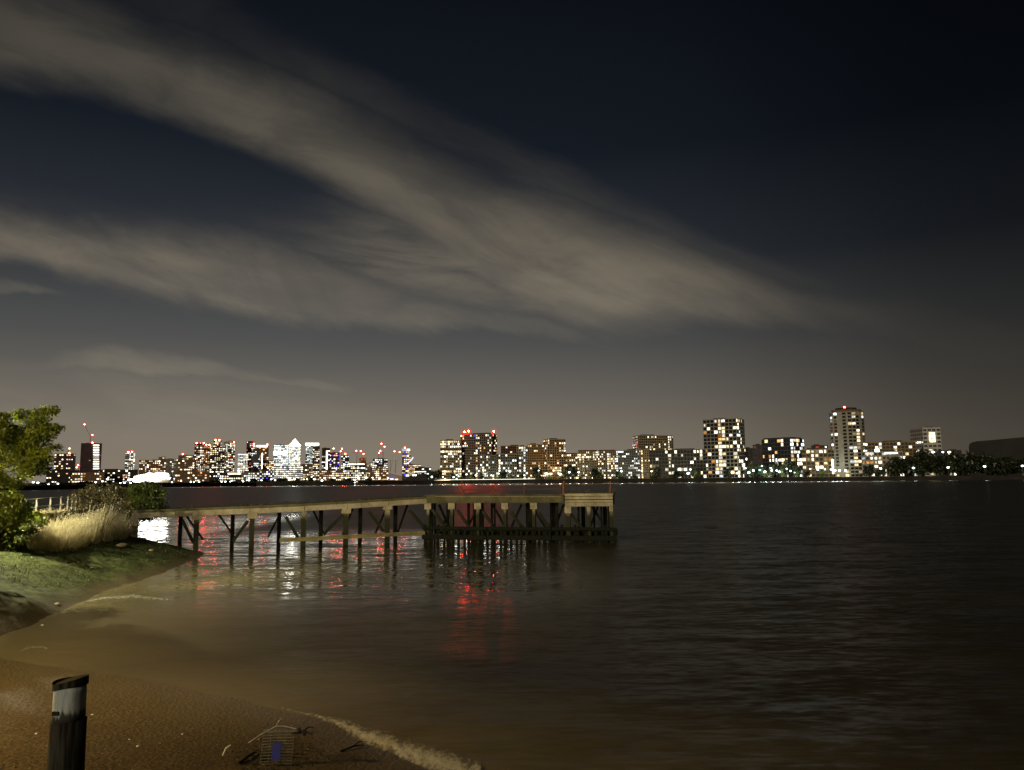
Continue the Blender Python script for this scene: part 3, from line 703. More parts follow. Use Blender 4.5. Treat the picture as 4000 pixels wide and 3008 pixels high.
# blue light arc (a big wheel's lit rim seen edge on)
D = 2400; px = D / F; b0 = at(1600, 1812, D); b0.z = QZ
root = thing("lit_arc_mast", b0, "curved blue white light arc standing beside the blue crowned tower", "light sculpture")
arc = [at(1583, 1812, D), at(1592, 1809, D), at(1601, 1803, D), at(1608, 1795, D), at(1614, 1786, D)]
MB().tube([p - b0 for p in arc], 2.2 * px, 8).build("light_arc", emat("arc_blue", (.45, .55, 1.0), 2.2), root)
MB().tube([(0, 0, 0), arc[2] - b0], 1.2, 6).build("mast", WALL['slate'], root)

# cranes
def crane(label, mx, ybase, ytop, jib, D, lights, yellow=False):
    base = at(mx, ybase, D); px = D / F
    root = thing("tower_crane", base, label, "tower crane")
    mt = pmat("crane_yellow", (.32, .18, .06), .7, .2, .5) if yellow else WALL['dark']
    H = at(mx, ytop, D).z - base.z
    MB().bar((0, 0, 0), (0, 0, H), 1.3 * px, 1.3 * px).build("mast", mt, root)
    MB().box((0, -.2, H + px), (3.2 * px, 2.4 * px, 2.2 * px)).build("cab", WALL['dark'], root)
    a = at(jib[0], jib[1], D) - base; c = at(jib[2], jib[3], D) - base
    MB().bar(a, c, .9 * px, .9 * px).build("jib", mt, root)
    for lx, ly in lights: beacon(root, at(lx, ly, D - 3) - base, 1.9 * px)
crane("luffing crane with a high red tip light above the striped tower", 352, 1735, 1704, (352, 1704, 330, 1659), 2320, [(330, 1658), (361, 1699)])
crane("small crane with one red tip light above the plum block", 268, 1776, 1764, (262, 1768, 272, 1752), 2020, [(271, 1752)])
crane("low crane with a strong red light between the plum block and striped tower", 305, 1850, 1824, (296, 1822, 316, 1818), 1900, [(305, 1817)])
crane("thin crane with a red light above the vertical white strip tower", 1303, 1775, 1758, (1294, 1760, 1308, 1752), 2600, [(1303, 1752)])
crane("crane with two stacked red lights beside the dark rounded block", 1334, 1790, 1765, (1326, 1766, 1340, 1752), 2600, [(1336, 1753), (1331, 1763)])
crane("hammerhead crane with orange and blue lights above the white topped block", 1393, 1850, 1766, (1375, 1769, 1423, 1764), 2100, [(1392, 1761), (1409, 1762), (1420, 1773)])
crane("tall crane with two red lights above the round shouldered block", 1496, 1800, 1768, (1478, 1769, 1502, 1744), 2310, [(1490, 1733), (1502, 1745), (1486, 1762)])
crane("yellow leaning crane left of the blue crowned tower", 1524, 1850, 1800, (1524, 1845, 1534, 1795), 1900, [(1541, 1763)], True)
crane("second yellow leaning crane with a strong red light by the blue crown", 1545, 1850, 1800, (1540, 1845, 1556, 1792), 1950, [(1561, 1766)], True)
crane("thin crane with red lights left of the round shouldered block", 1479, 1815, 1775, (1474, 1776, 1488, 1768), 2320, [(1480, 1769)])

# ------------------------------------------------------------------ far bank trees
LEAF_N = 0
def leaf_mat(name, c1, c2, tr=.45, scale=.8):
    M = bpy.data.materials.new(name); M.use_nodes = True; q = NT(M.node_tree); q.n.clear()
    p = q.new('ShaderNodeNewGeometry').outputs['Position']; nz_ = q.noise(p, scale, 3, .6)
    c = q.mix(q.step(nz_.outputs['Fac'], .3, .7), (*c1, 1), (*c2, 1))
    d = q.new('ShaderNodeBsdfDiffuse'); q.put(d.inputs[0], c); tl = q.new('ShaderNodeBsdfTranslucent'); q.put(tl.inputs[0], c)
    mx = q.new('ShaderNodeMixShader'); mx.inputs[0].default_value = tr; q.l.new(d.outputs[0], mx.inputs[1]); q.l.new(tl.outputs[0], mx.inputs[2])
    g = q.new('ShaderNodeBsdfGlossy'); g.inputs['Roughness'].default_value = .4; m2 = q.new('ShaderNodeMixShader'); m2.inputs[0].default_value = .05
    q.l.new(mx.outputs[0], m2.inputs[1]); q.l.new(g.outputs[0], m2.inputs[2])
    o = q.new('ShaderNodeOutputMaterial'); q.l.new(m2.outputs[0], o.inputs[0]); MATS[name] = M
    return M
def leaves(mb, centers, per, rad, size, up=.3, long=1.6):
    """leaf shaped rhombs scattered in clumps round the centres"""
    for c, rs in centers:
        n = int(per * rs * rs)
        for _ in range(n):
            g = RNG.normal(size=3); g /= np.linalg.norm(g); rr_ = rad * rs * (RNG.random() ** .45)
            p = Vector((c[0] + g[0] * rr_, c[1] + g[1] * rr_, c[2] + g[2] * rr_ * .7))
            a = Vector(RNG.normal(size=3)); a.z -= up; a.normalize()
            b_ = a.cross(Vector(RNG.normal(size=3))); b_.normalize(); s = size * RNG.uniform(.6, 1.3)
            mb.add([p, p + a * s * .5 * long + b_ * s * .42, p + a * s * long, p + a * s * .5 * long - b_ * s * .42], [(0, 1, 2, 3)])
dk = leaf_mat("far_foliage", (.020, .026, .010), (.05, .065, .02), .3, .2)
lt = leaf_mat("painted_lit_foliage", (.07, .10, .02), (.16, .20, .05), .4, .3)  # paler foliage copy, lamplight put into the leaf colour
bark = pmat("bark", (.07, .055, .04), .9, .5, 3)
def crown_me(mat, seed):
    g = np.random.default_rng(seed); mb = MB(); cs = []
    for i in range(16):
        v = g.normal(size=3); v /= np.linalg.norm(v); rr_ = g.random() ** .5 * .68
        cs.append(((v[0] * rr_, v[1] * rr_, .58 + v[2] * rr_ * .6), g.uniform(.7, 1.2)))
    leaves(mb, cs, 95, .32, .13)
    return mb.mesh("crown", mat)
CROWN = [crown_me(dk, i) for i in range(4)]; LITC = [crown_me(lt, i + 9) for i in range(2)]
trunk_me = MB().tube([(0, 0, 0), (.01, 0, .3), (.03, .02, .7)], [.06, .045, .02], 6).mesh("trunk", bark)
def far_tree(px_, wpx, ytop, label, lit=False, back=9, group=None, kind="tree"):
    D = bank_y(px_) + back; p = D / F; b = at(px_, yhor(px_), D); b.z = QZ - .1; H = at(px_, ytop, D).z - QZ
    r = thing(kind, b, label, "shrub" if kind == "shrub" else "tree", group, rz=random.uniform(0, 6.28))
    inst("trunk", trunk_me, r, scale=(H * .8, H * .8, H * .9))
    inst("crown", random.choice(LITC if lit else CROWN), r, (0, 0, -H * .02), (0, 0, 0), (wpx * p * .60, wpx * p * .60, H * .90))
T = [(1692, 34, 1834, "dark spreading tree at the left end of the riverside flats"), (1712, 26, 1828, "dark tree leaning against the leftmost tan block"), (1772, 22, 1846, "small dark tree before the gap of the tan block"),
     (1850, 22, 1848, "small dark tree at the foot of the dark brick tower"), (1881, 20, 1846, "dark tree before the low grey glass block"), (1966, 30, 1834, "dark rounded tree before the grey balconied block"),
     (2094, 46, 1816, "big round dark tree before the orange brick block"), (2036, 20, 1850, "small dark tree before the grey and tan corner block"), (2226, 48, 1808, "tall dark tree in front of the narrow orange block"), (2212, 26, 1830, "dark tree left of the tall dark tree at the narrow orange block"),
     (2318, 40, 1826, "wide dark tree before the pale yellow gridded block"), (2412, 16, 1836, "small tree where the yellow and grey gridded blocks meet"), (2566, 26, 1824, "dark upright tree left of the olive block"),
     (2640, 54, 1838, "low broad dark tree before the olive block"), (2716, 30, 1822, "dark tree before the right end of the olive block"), (2847, 26, 1822, "dark tree at the foot of the pale stone framed tower"),
     (2936, 44, 1806, "dark tree before the dark windowless block"), (2975, 50, 1812, "dark tree between the tower and the broad dark block"), (3022, 56, 1806, "broad dark tree before the broad dark block"), (3072, 56, 1802, "dark tree before the right wing of the broad dark block"),
     (3110, 40, 1812, "dark tree left of the ochre block"), (3150, 30, 1838, "low dark tree before the ochre block"), (3396, 44, 1806, "dark tree before the stepped terrace block"), (3442, 40, 1822, "small dark tree at the left edge of the park"),
     (3505, 90, 1786, "large black park tree left of the highest park tree"), (3560, 100, 1776, "black park tree beneath the white tower block"), (3602, 110, 1764, "highest black park tree below the white concrete tower block"), (3660, 110, 1774, "black park tree right of the highest park tree"),
     (3724, 110, 1776, "black park tree below the low dark flats"), (3790, 110, 1776, "black park tree at the left of the grey drum"), (3856, 110, 1780, "black park tree under the grey drum"), (3924, 110, 1780, "black park tree right of the last but one lamp"), (3990, 110, 1782, "black park tree at the right edge of the view")]
for a in T: far_tree(*a, back=16 if a[0] < 3460 else 26)
for px_, wp, yt in ((1800, 24, 1858), (1838, 24, 1856), (1950, 30, 1858), (2002, 22, 1857), (2030, 20, 1858), (2150, 22, 1856), (2190, 26, 1854), (2268, 26, 1852), (2345, 30, 1850), (2420, 26, 1850), (2480, 26, 1853), (2545, 22, 1850), (2620, 22, 1852), (2722, 30, 1840), (2990, 30, 1838), (3060, 26, 1838), (3215, 26, 1838), (3120, 24, 1838)):
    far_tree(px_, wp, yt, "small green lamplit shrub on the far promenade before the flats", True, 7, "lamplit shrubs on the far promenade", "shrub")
for i, (px_, wp, yt) in enumerate(((655, 50, 1884), (700, 60, 1886), (750, 60, 1884), (800, 54, 1880), (850, 60, 1874), (905, 50, 1880), (985, 44, 1868), (1040, 40, 1872), (1090, 30, 1866), (1110, 26, 1864), (1160, 28, 1864), (1215, 36, 1862), (1300, 30, 1866), (1360, 40, 1866), (1440, 30, 1868), (180, 60, 1880), (250, 60, 1884), (330, 70, 1880), (420, 60, 1884))):
    far_tree(px_, wp, yt, "dark bushy tree on the bank before the distant city skyline", False, 10, "dark trees on the bank before the skyline")

# ------------------------------------------------------------------ far lamps
pole_m = pmat("lamp_pole", (.10, .10, .10), .5, .2, 1)
GL = {'c': emat("lamp_globe_cool", (.86, 1.0, .93), 9.0, True), 'w': emat("lamp_globe_warm", (1.0, .85, .55), 9.0, True), 'g': emat("lamp_globe_green", (.3, 1.0, .7), 6.0, True)}
GM = {k: MB().lathe([(.1, -.8), (.8, -.5), (1, 0), (.8, .5), (.1, .8)], 10).mesh("globe", m_) for k, m_ in GL.items()}
pl_me = MB().tube([(0, 0, 0), (0, 0, 1)], [.014, .010], 8).mesh("pole", pole_m)
hd_me = MB().lathe([(.5, 0), (1.1, .1), (.3, .5)], 10).mesh("lamp_head", pole_m)
LC = {'c': (.85, 1.0, .9), 'w': (1.0, .80, .5), 'g': (.4, 1, .7)}
def far_lamp(px_, py, label, k='c', s=3.2, back=6, power=1500, group=None):
    D = bank_y(px_) + back; p = D / F; b = at(px_, py, D); zt = b.z; b.z = QZ; H = max(zt - QZ, 1.0)
    r = thing("lamp_post", b, label, "lamp post", group)
    inst("pole", pl_me, r, scale=(12, 12, H))
    inst("globe", GM[k], r, (0, 0, H), scale=(s * p, s * p, s * p * .8))
    inst("lamp_head", hd_me, r, (0, 0, H + s * p * .6), scale=(s * p * .5,) * 3)
    if power:
        ld = bpy.data.lights.new("lamp_light", 'POINT'); ld.energy = power * (s / 3.4) ** 2; ld.color = LC[k]; ld.shadow_soft_size = 1.3
        lo = bpy.data.objects.new("lamp_light", ld); COL.objects.link(lo); lo.parent = r; lo.location = (0, -s * p * 1.2 - 1.5, H + .2)
LPG = "lamps along the far promenade"
LPL = "glowing white lamp on the far promenade in front of the flats"
for px_, py, k, s in ((1687, 1862, 'c', 3.2), (1730, 1863, 'w', 2.4), (1772, 1864, 'c', 3), (1784, 1855, 'c', 2.4), (1822, 1853, 'c', 3.2), (1859, 1857, 'c', 3.6), (1896, 1851, 'c', 2.4), (1919, 1857, 'c', 2.6), (1948, 1850, 'c', 2.6), (1992, 1842, 'c', 3.2), (2048, 1856, 'w', 2.4), (2104, 1838, 'c', 2.4),
                       (2135, 1851, 'w', 6), (2152, 1851, 'w', 4.4), (2188, 1852, 'w', 5.6), (2224, 1845, 'c', 4), (2260, 1845, 'c', 3.6), (2290, 1856, 'c', 2.2), (2427, 1841, 'c', 3.8), (2507, 1839, 'c', 3.4), (2545, 1841, 'w', 3.4), (2688, 1849, 'c', 5), (2697, 1834, 'c', 3.6),
                       (2905, 1822, 'c', 3), (2912, 1829, 'c', 3), (2943, 1838, 'c', 4.4), (2968, 1836, 'g', 4), (2988, 1843, 'c', 5), (2976, 1820, 'c', 2.6), (3011, 1828, 'c', 3.4), (3014, 1838, 'c', 4), (3034, 1838, 'c', 3.6), (3044, 1843, 'c', 4.6), (3073, 1831, 'c', 3), (3088, 1840, 'c', 3.6), (3104, 1846, 'g', 2.6), (3165, 1832, 'w', 3), (3194, 1834, 'c', 4),
                       (3222, 1833, 'c', 3), (3246, 1834, 'c', 3), (3262, 1838, 'c', 4.4), (3279, 1838, 'c', 4.4), (3303, 1838, 'c', 4.2), (2925, 1846, 'c', 5), (2880, 1848, 'c', 5), (2860, 1847, 'w', 3.6)):
    far_lamp(px_, py, LPL, k, s, group=LPG)
for px_, py, nm in ((3440, 1830, "first lamp post of the dark park, by its left edge"), (3568, 1828, "second lamp post of the dark park, under the white concrete tower block"), (3704, 1826, "third lamp post of the dark park, below the low dark flats"), (3846, 1822, "fourth lamp post of the dark park, beneath the grey drum"), (3994, 1820, "last lamp post of the dark park, at the right edge of the view")):
    far_lamp(px_, py, nm, 'c', 4.6, power=250)
for px_, py, k, s in ((3576, 1764, 'w', 4.6), (3644, 1766, 'c', 5), (3683, 1766, 'c', 3.6), (3708, 1766, 'w', 5.4), (3427, 1760, 'c', 4.6)):
    far_lamp(px_, py, "bright lamp glowing above the dark park trees", k, s, 110, 0, "lamps above the park trees")
for px_, py, k, s in ((130, 1884, 'c', 4), (148, 1886, 'c', 4), (190, 1893, 'c', 5), (226, 1895, 'c', 3.4), (300, 1826, 'w', 3), (372, 1884, 'c', 4.4), (400, 1880, 'c', 3.2), (420, 1872, 'c', 4), (470, 1890, 'c', 3), (486, 1891, 'c', 3.4), (510, 1888, 'c', 3.4), (672, 1884, 'w', 3), (745, 1886, 'c', 3), (757, 1890, 'c', 2.6), (778, 1890, 'c', 2.6),
                       (865, 1884, 'c', 4), (880, 1882, 'c', 3.4), (900, 1883, 'c', 3), (950, 1881, 'w', 3), (972, 1876, 'c', 4), (1000, 1872, 'c', 2.6), (1022, 1876, 'c', 2.6), (1060, 1872, 'c', 3), (1075, 1876, 'w', 3), (1130, 1874, 'w', 4), (1150, 1872, 'w', 4), (1200, 1872, 'w', 3.4), (1228, 1872, 'w', 4), (1258, 1879, 'c', 4),
                       (1268, 1868, 'w', 3.4), (1306, 1867, 'w', 4), (1352, 1868, 'w', 3), (1385, 1884, 'g', 2.4), (1400, 1866, 'c', 4.4), (1430, 1866, 'w', 4.6), (1455, 1866, 'w', 3), (1482, 1870, 'w', 3), (1516, 1868, 'w', 3), (1687, 1864, 'c', 3.4)):
    far_lamp(px_, py, "small glowing lamp on the bank before the distant skyline", k, s, 8, 0, "lamps on the bank before the skyline")

# lit promenade railing along the bank (the bright line left of the flats)
pts = [at(x, y, bank_y(x) + 3.0) for x, y in ((1412, 1887), (1500, 1885), (1600, 1881), (1700, 1877), (1760, 1874))]
r0 = pts[0].copy(); r0.z = QZ
root = thing("lit_railing", r0, "railing with a continuous warm light strip along the bank left of the flats", "railing")
MB().tube([p - r0 for p in pts], 1.4 * .3, 6).build("light_strip", emat("strip_warm", (1.0, .80, .5), 5.0), root)
for i in range(12):
    q = pts[0].lerp(pts[-1], i / 11); MB().bar((q.x - r0.x, q.y - r0.y + .4, 0), (q.x - r0.x, q.y - r0.y + .4, 1.2), .15, .15).build("post", pole_m, root)
pts = [at(x, y, bank_y(x) + 3.0) for x, y in ((1760, 1874), (1880, 1873), (2000, 1872), (2090, 1870))]
r0 = pts[0].copy(); r0.z = QZ
root = thing("lit_railing", r0, "railing with a dimmer pale light strip before the dark brick tower", "railing")
MB().tube([p - r0 for p in pts], .3, 6).build("light_strip", emat("strip_pale", (1.0, .95, .65), 2.0), root)
for i in range(12):
    q = pts[0].lerp(pts[-1], i / 11); MB().bar((q.x - r0.x, q.y - r0.y + .4, 0), (q.x - r0.x, q.y - r0.y + .4, 1.2), .15, .15).build("post", pole_m, root)
# moored barge with a white wheelhouse
D = bank_y(1395) - 8; b0 = at(1402, 1893, D); b0.z = 0; px = D / F
root = thing("moored_barge", b0, "small dark moored barge with a white wheelhouse under the far bank", "barge")
L = 44 * px
MB().prism([(-L / 2, .1), (-L / 2 * .92, -.6), (L / 2 * .9, -.6), (L / 2, 1.5), (L / 2 * .85, 1.3), (-L / 2, 1.1)], -1.6, 1.6).build("hull", WALL['dark'], root)
MB().box((-L * .18, 0, 2.6), (9 * px, 2.2, 2.8)).build("wheelhouse", WALL['white'], root)
inst("window", WIN['white'], root, (-L * .18, -1.15, 3.0), scale=(6 * px, .1, .9))
MB().tube([(-L * .1, 0, 1.2), (-L * .1, 0, 7.5)], .1, 6).build("mast", WALL['dark'], root)
inst("lamp", GM['c'], root, (-L * .36, -.5, 1.9), scale=(2 * px,) * 3)

# ------------------------------------------------------------------ the pier
def conc(name, c1, c2, algae_z, algae=(.035, .040, .018)):
    M = bpy.data.materials.new(name); M.use_nodes = True; q = NT(M.node_tree); b = q.n['Principled BSDF']
    p = q.new('ShaderNodeNewGeometry').outputs['Position']; s = q.new('ShaderNodeSeparateXYZ'); q.put(s.inputs[0], p)
    n1 = q.noise(p, 1.1, 6, .65); n2 = q.noise(q.mapping(p, scale=(2.5, 2.5, .5)), 2.2, 5, .65)
    c = q.mix(q.step(n1.outputs['Fac'], .32, .66), (*c2, 1), (*c1, 1))
    c = q.mix(q.math('MULTIPLY', q.step(n2.outputs['Fac'], .55, .72), .7), c, (c2[0] * .4, c2[1] * .42, c2[2] * .35, 1))
    al = q.step(q.math('ADD', s.outputs[2], q.math('MULTIPLY', n1.outputs['Fac'], 1.1)), algae_z + .9, algae_z + .15)
    q.put(b.inputs['Base Color'], q.mix(al, c, (*algae, 1))); b.inputs['Roughness'].default_value = .85; b.inputs['Specular IOR Level'].default_value = .12
    bn = q.new('ShaderNodeBump'); bn.inputs['Strength'].default_value = .6; bn.inputs['Distance'].default_value = .05
    q.put(bn.inputs['Height'], q.noise(p, 5, 5, .65).outputs['Fac']); q.l.new(bn.outputs[0], b.inputs['Normal'])
    return M
C1 = conc("pier_concrete", (.40, .35, .24), (.25, .21, .13), 1.0)
C2 = conc("pier_mossy_concrete", (.13, .115, .060), (.070, .068, .032), 1.0)
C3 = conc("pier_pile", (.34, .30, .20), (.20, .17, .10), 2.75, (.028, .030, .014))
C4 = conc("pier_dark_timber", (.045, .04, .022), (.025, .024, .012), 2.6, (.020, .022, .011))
C5 = conc("pier_black_timber", (.016, .016, .010), (.010, .010, .006), 2.6, (.010, .011, .006))  # darkest pier timber: rear piles and braces, lower walings, fender posts
rust = pmat("rusty_steel", (.30, .11, .045), .8, .5, 4)
def pierD(px):     # distance of the front face of the approach
    return 1 / (1 / 66 + (px - 520) * (1 / 75 - 1 / 66) / 1145)
def ZBf(px):       # underside of the approach: it climbs gently to the head
    return float(np.interp(px, [520, 717, 1000, 1260, 1665], [2.88, 2.93, 3.06, 3.20, 3.62]))
def headD(px):
    return 1 / (1 / 75 + (px - 1665) * (1 / 72 - 1 / 75) / 730)
def PF(px, z, head=False, back=0.0):
    D = (headD if head else pierD)(px); d = ray(px, yhor(px)); d = d / d.y
    p = Vector((d.x * D, D, z)); return p + (PN if not head else HN) * back
dirv = (Vector((ray(1665, 1869).x / ray(1665, 1869).y * 75, 75, 0)) - Vector((ray(520, 1879).x / ray(520, 1879).y * 66, 66, 0))).normalized(); PN = Vector((-dirv.y, dirv.x, 0))
hd1 = Vector((ray(1665, 1869).x / ray(1665, 1869).y * 75, 75, 0)); hd2 = Vector((ray(2395, 1863).x / ray(2395, 1863).y * 72, 72, 0)); hv = (hd2 - hd1).normalized(); HN = Vector((-hv.y, hv.x, 0))
origin = PF(1100, 0)
pier = thing("pier", origin, "old weathered concrete pier on braced piles reaching out over the river", "pier")
def pb(mb, name, mat, label=None, parent=None):
    mb.v = [(v[0] - origin.x, v[1] - origin.y, v[2] - origin.z) for v in mb.v]
    o = mb.build(name, mat, parent or pier)
    if label: o['label'] = label
    return o
# approach deck: edge beam, deck slab, rear beam
BT = .46                                   # depth of the edge beam
segs = [520, 690, 980, 1192, 1360, 1520, 1668]
for s0, s1 in zip(segs, segs[1:]):
    p0 = PF(s0, ZBf(s0) + BT / 2, back=.17); p1 = PF(s1, ZBf(s1) + BT / 2, back=.17); g = (p1 - p0).normalized() * .02
    j = random.uniform(-.03, .03)
    pb(MB().bar(p0 + g + Vector((0, 0, j)), p1 - g + Vector((0, 0, j)), .34, BT), "edge_beam", C1)
    s0 = max(s0, 580); p0 = PF(s0, ZBf(s0) + BT / 2, back=3.4); p1 = PF(s1, ZBf(s1) + BT / 2, back=3.4)
    pb(MB().bar(p0, p1, .34, BT), "edge_beam", C2)
    s0 = 420 if s0 == 580 else s0
    p0 = PF(s0, ZBf(s0) + BT + .10, back=1.8); p1 = PF(s1, ZBf(s1) + BT + .10, back=1.8)
    pb(MB().bar(p0, p1, 3.5, .20 + .004 * (s0 % 3)), "deck_slab", C2)
# head deck
q0 = PF(1650, 3.95, True, 3.2); q1 = PF(2203, 3.95, True, 3.2)
pb(MB().bar(q0, q1, 6.2, .62), "deck", C2, "dark mossy deck of the pier head")
q0 = PF(1668, 4.06, True, .06); q1 = PF(2200, 4.02, True, .06)
pb(MB().bar(q0, q1, .13, .60), "edge_beam", C2)
q0 = PF(1660, 4.40, True, .02); q1 = PF(2200, 4.36, True, .02)
pb(MB().bar(q0, q1, .30, .10), "kerb", C2)
q0 = PF(1700, 4.27, True, -.10); q1 = PF(2190, 4.20, True, -.10)
pb(MB().tube([q0, q1], .03, 6), "service_pipe", C1)
# right bay with pale boards
zz = 3.30
for h, gap in ((.34, .025), (.22, .07), (.24, .05), (.12, .02)):
    q0 = PF(2206, zz + h / 2, True, -.08); q1 = PF(2392, zz + h / 2 + .02, True, -.08)
    pb(MB().bar(q0, q1, .14 if h > .15 else .30, h), "fender_board", C1); zz += h + gap
q0 = PF(2203, 4.42, True, 3.0); q1 = PF(2394, 4.42, True, 3.0)
pb(MB().bar(q0, q1, 6.1, .12), "deck", C1, "pale deck of the right hand bay")
q0 = PF(2206, 3.80, True, 3.1); q1 = PF(2388, 3.80, True, 3.1)
pb(MB().bar(q0, q1, 5.8, .9), "deck_frame", C4)
# piles
def pile(px, head, back, w=.42, top=3.6, mat=C3, z0=-1.2, cap=None, capw=.8):
    p = PF(px, 0, head, back); rz = math.atan2((hv if head else dirv).y, (hv if head else dirv).x)
    rot = Matrix.Rotation(rz, 3, 'Z')
    zg = max(zl(p.x, p.y) - .5, z0) if not head else z0
    o = pb(MB().box((p.x, p.y, (zg + top) / 2), (w, w, top - zg), rot), "pile", mat)
    if cap: pb(MB().box((p.x, p.y, top - cap / 2 + .004), (capw, w + .25, cap), rot), "pile_cap", C1)
def brace(pxa, za, pxb, zb_, head, back=.5, w=.26, mat=C4):
    a_ = PF(pxa, za, head, back); b_ = PF(pxb, zb_, head, back)
    pb(MB().bar(a_, b_, w, w), "brace", mat)
for px_, cap in ((532, .0), (774, .35), (990, .45), (1191, .0), (1356, .45), (1517, .35)):
    pile(px_, False, .3, .56 if px_ == 532 else .42, ZBf(px_) - .004, C1 if px_ == 532 else C3, cap=cap or None)
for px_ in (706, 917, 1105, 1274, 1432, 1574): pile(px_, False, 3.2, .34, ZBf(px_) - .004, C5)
def zy(px, y, head=False):
    D = (headD if head else pierD)(px); return CAMZ - (y - yhor(px)) / F * D
for a in ((717, 2028, 764, 2115), (974, 2033, 918, 2113), (1122, 2016, 1172, 2098), (1349, 2004, 1272, 2083), (1448, 1998, 1505, 2072)):
    brace(a[0], zy(a[0], a[1]), a[2], zy(a[2], a[3]), False)
for px_ in (1670, 1762, 1864, 1970, 2082): pile(px_, True, .35, .27, 3.635, C3, cap=.58, capw=.66)
pile(2216, True, .3, .40, 3.295, C3, cap=.62, capw=.62)
for px_ in (2297, 2384): pile(px_, True, .3, .32, 3.295, C3, cap=.45, capw=.36)
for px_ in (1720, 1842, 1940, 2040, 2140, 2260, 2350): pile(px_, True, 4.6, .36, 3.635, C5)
for a in ((1593, 1992, 1655, 2062), (1684, 1988, 1736, 2060), (1780, 1990, 1832, 2062), (1880, 1994, 1932, 2068), (1990, 1999, 2044, 2072), (2100, 2003, 2150, 2074), (2225, 2006, 2282, 2076)):
    brace(a[0], zy(a[0], a[1], True), a[2], zy(a[2], a[3], True), True)
for i, (xa, xb) in enumerate(((1690, 1735), (1742, 1700), (1850, 1800), (1905, 1960), (2020, 1975), (2060, 2120), (2190, 2150), (2330, 2290), (2300, 2360))):
    a_ = PF(xa, 3.4, True, 2.4); b_ = PF(xb, 1.0, True, 2.4); pb(MB().bar(a_, b_, .2, .2), "brace", C5)
for xa, xb in ((730, 800), (860, 930), (1110, 1060), (1240, 1290), (1400, 1360), (1540, 1490), (1620, 1580)):
    a_ = PF(xa, ZBf(xa) - .1, False, 2.9); b_ = PF(xb, .7, False, 2.9); pb(MB().bar(a_, b_, .17, .17), "brace", C5)
for px_ in (1630, 1655, 1700, 1732, 1800, 1825, 1888, 1910, 1955, 2030, 2060, 2130, 2165, 2250, 2310, 2340, 2370):
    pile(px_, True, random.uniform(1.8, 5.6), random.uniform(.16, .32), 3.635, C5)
# lower walings
p0 = PF(1098, .62, back=-.02); p1 = PF(1660, .86, back=-.02)
pb(MB().bar(p0, p1, .24, .34), "waling", conc("pier_waling", (.27, .22, .10), (.15, .13, .055), -1))
for z0_, z1_, h_ in ((1.34, 1.22, .26), (.46, .40, .42)):
    for xa, xb in ((1652, 1900), (1903, 2150), (2153, 2404)):
        f0 = (xa - 1652) / 752; f1 = (xb - 1652) / 752
        q0 = PF(xa, z0_ + (z1_ - z0_) * f0 + random.uniform(-.03, .03), True, -.10); q1 = PF(xb, z0_ + (z1_ - z0_) * f1 + random.uniform(-.03, .03), True, -.10)
        pb(MB().bar(q0, q1, .34, h_), "waling", C5)
for i in range(34):
    px_ = 1662 + i * 22 + random.uniform(-6, 6); p = PF(px_, 0, True, random.uniform(.14, .4)); z1_ = random.choice((1.3, 1.45, 1.2, 1.6, 1.0)); lean = random.uniform(-.08, .08)
    pb(MB().bar((p.x, p.y, -.5), (p.x + lean, p.y, z1_), random.uniform(.2, .42), .24), "fender_post", C5)
q0 = PF(1700, .60, True, 2.6); q1 = PF(2400, .60, True, 2.6); pb(MB().bar(q0, q1, 1.2, .4), "waling", C4)
q0 = PF(1650, .66, True, 4.6); q1 = PF(2400, .66, True, 4.6); pb(MB().bar(q0, q1, .45, .5), "waling", C4)
# rusty handrail on the head
for px_, h, b_ in ((1752, 1.5, 5.6), (1880, 1.0, 5.7), (2010, 1.0, 5.7), (2199, 1.35, .25), (2381, 1.3, .4)):
    base_ = PF(px_, 4.3, True, b_); pb(MB().tube([base_, base_ + Vector((random.uniform(-.06, .06), 0, h))], .05 if px_ != 2199 else .11, 7), "handrail_post", rust)
for z_, r_ in ((5.25, .025), (4.85, .02)):
    pb(MB().tube([PF(1752, z_, True, 5.6), PF(1900, z_ - .06, True, 5.7), PF(2050, z_ - .02, True, 5.7), PF(2199, z_, True, 5.7)], r_, 6), "handrail", rust)
pb(MB().tube([PF(2199, 5.45, True, .25), PF(2290, 5.30, True, .3), PF(2381, 5.45, True, .4)], .02, 6), "handrail", rust)

# weeds on the deck
def blades(mb, base, h, w, lean, n=3):
    b0_ = Vector(base); d_ = Vector((lean[0], lean[1], 0)); s_ = Vector((RNG.normal(), RNG.normal(), 0)); s_.normalize()
    V = []
    for i in range(n + 1):
        k = i / n; c = b0_ + Vector((0, 0, h * (k - .18 * k * k))) + d_ * (k * k)
        ww = w * (1 - k * .9); V += [c - s_ * ww / 2, c + s_ * ww / 2]
    mb.add(V, [(2 * i, 2 * i + 1, 2 * i + 3, 2 * i + 2) for i in range(n)])
wm = leaf_mat("deck_weed", (.06, .055, .018), (.15, .13, .045), .3, 1.5)
mb = MB()
for _ in range(1300):
    hd = RNG.random() < .7
    if hd:
        px_ = RNG.uniform(1668, 2395); bk = RNG.uniform(.2, 6.0)
        dens = .25 + .75 * math.exp(-((px_ - 1850) / 90) ** 2) + .6 * math.exp(-((px_ - 2300) / 60) ** 2)
        z_ = 4.26 if px_ < 2203 else 4.62
    else:
        px_ = RNG.uniform(650, 1660); bk = RNG.uniform(.3, 3.3); dens = .55; z_ = ZBf(px_) + .63
    if RNG.random() > dens: continue
    p = PF(px_, z_, hd, bk); h = RNG.uniform(.12, .5)
    blades(mb, p, h, RNG.uniform(.02, .06), (RNG.normal() * .12, RNG.normal() * .12))
tag(mb.build("deck_weeds", wm), "straggly brown weeds growing along the pier deck", "weeds", kind='stuff')

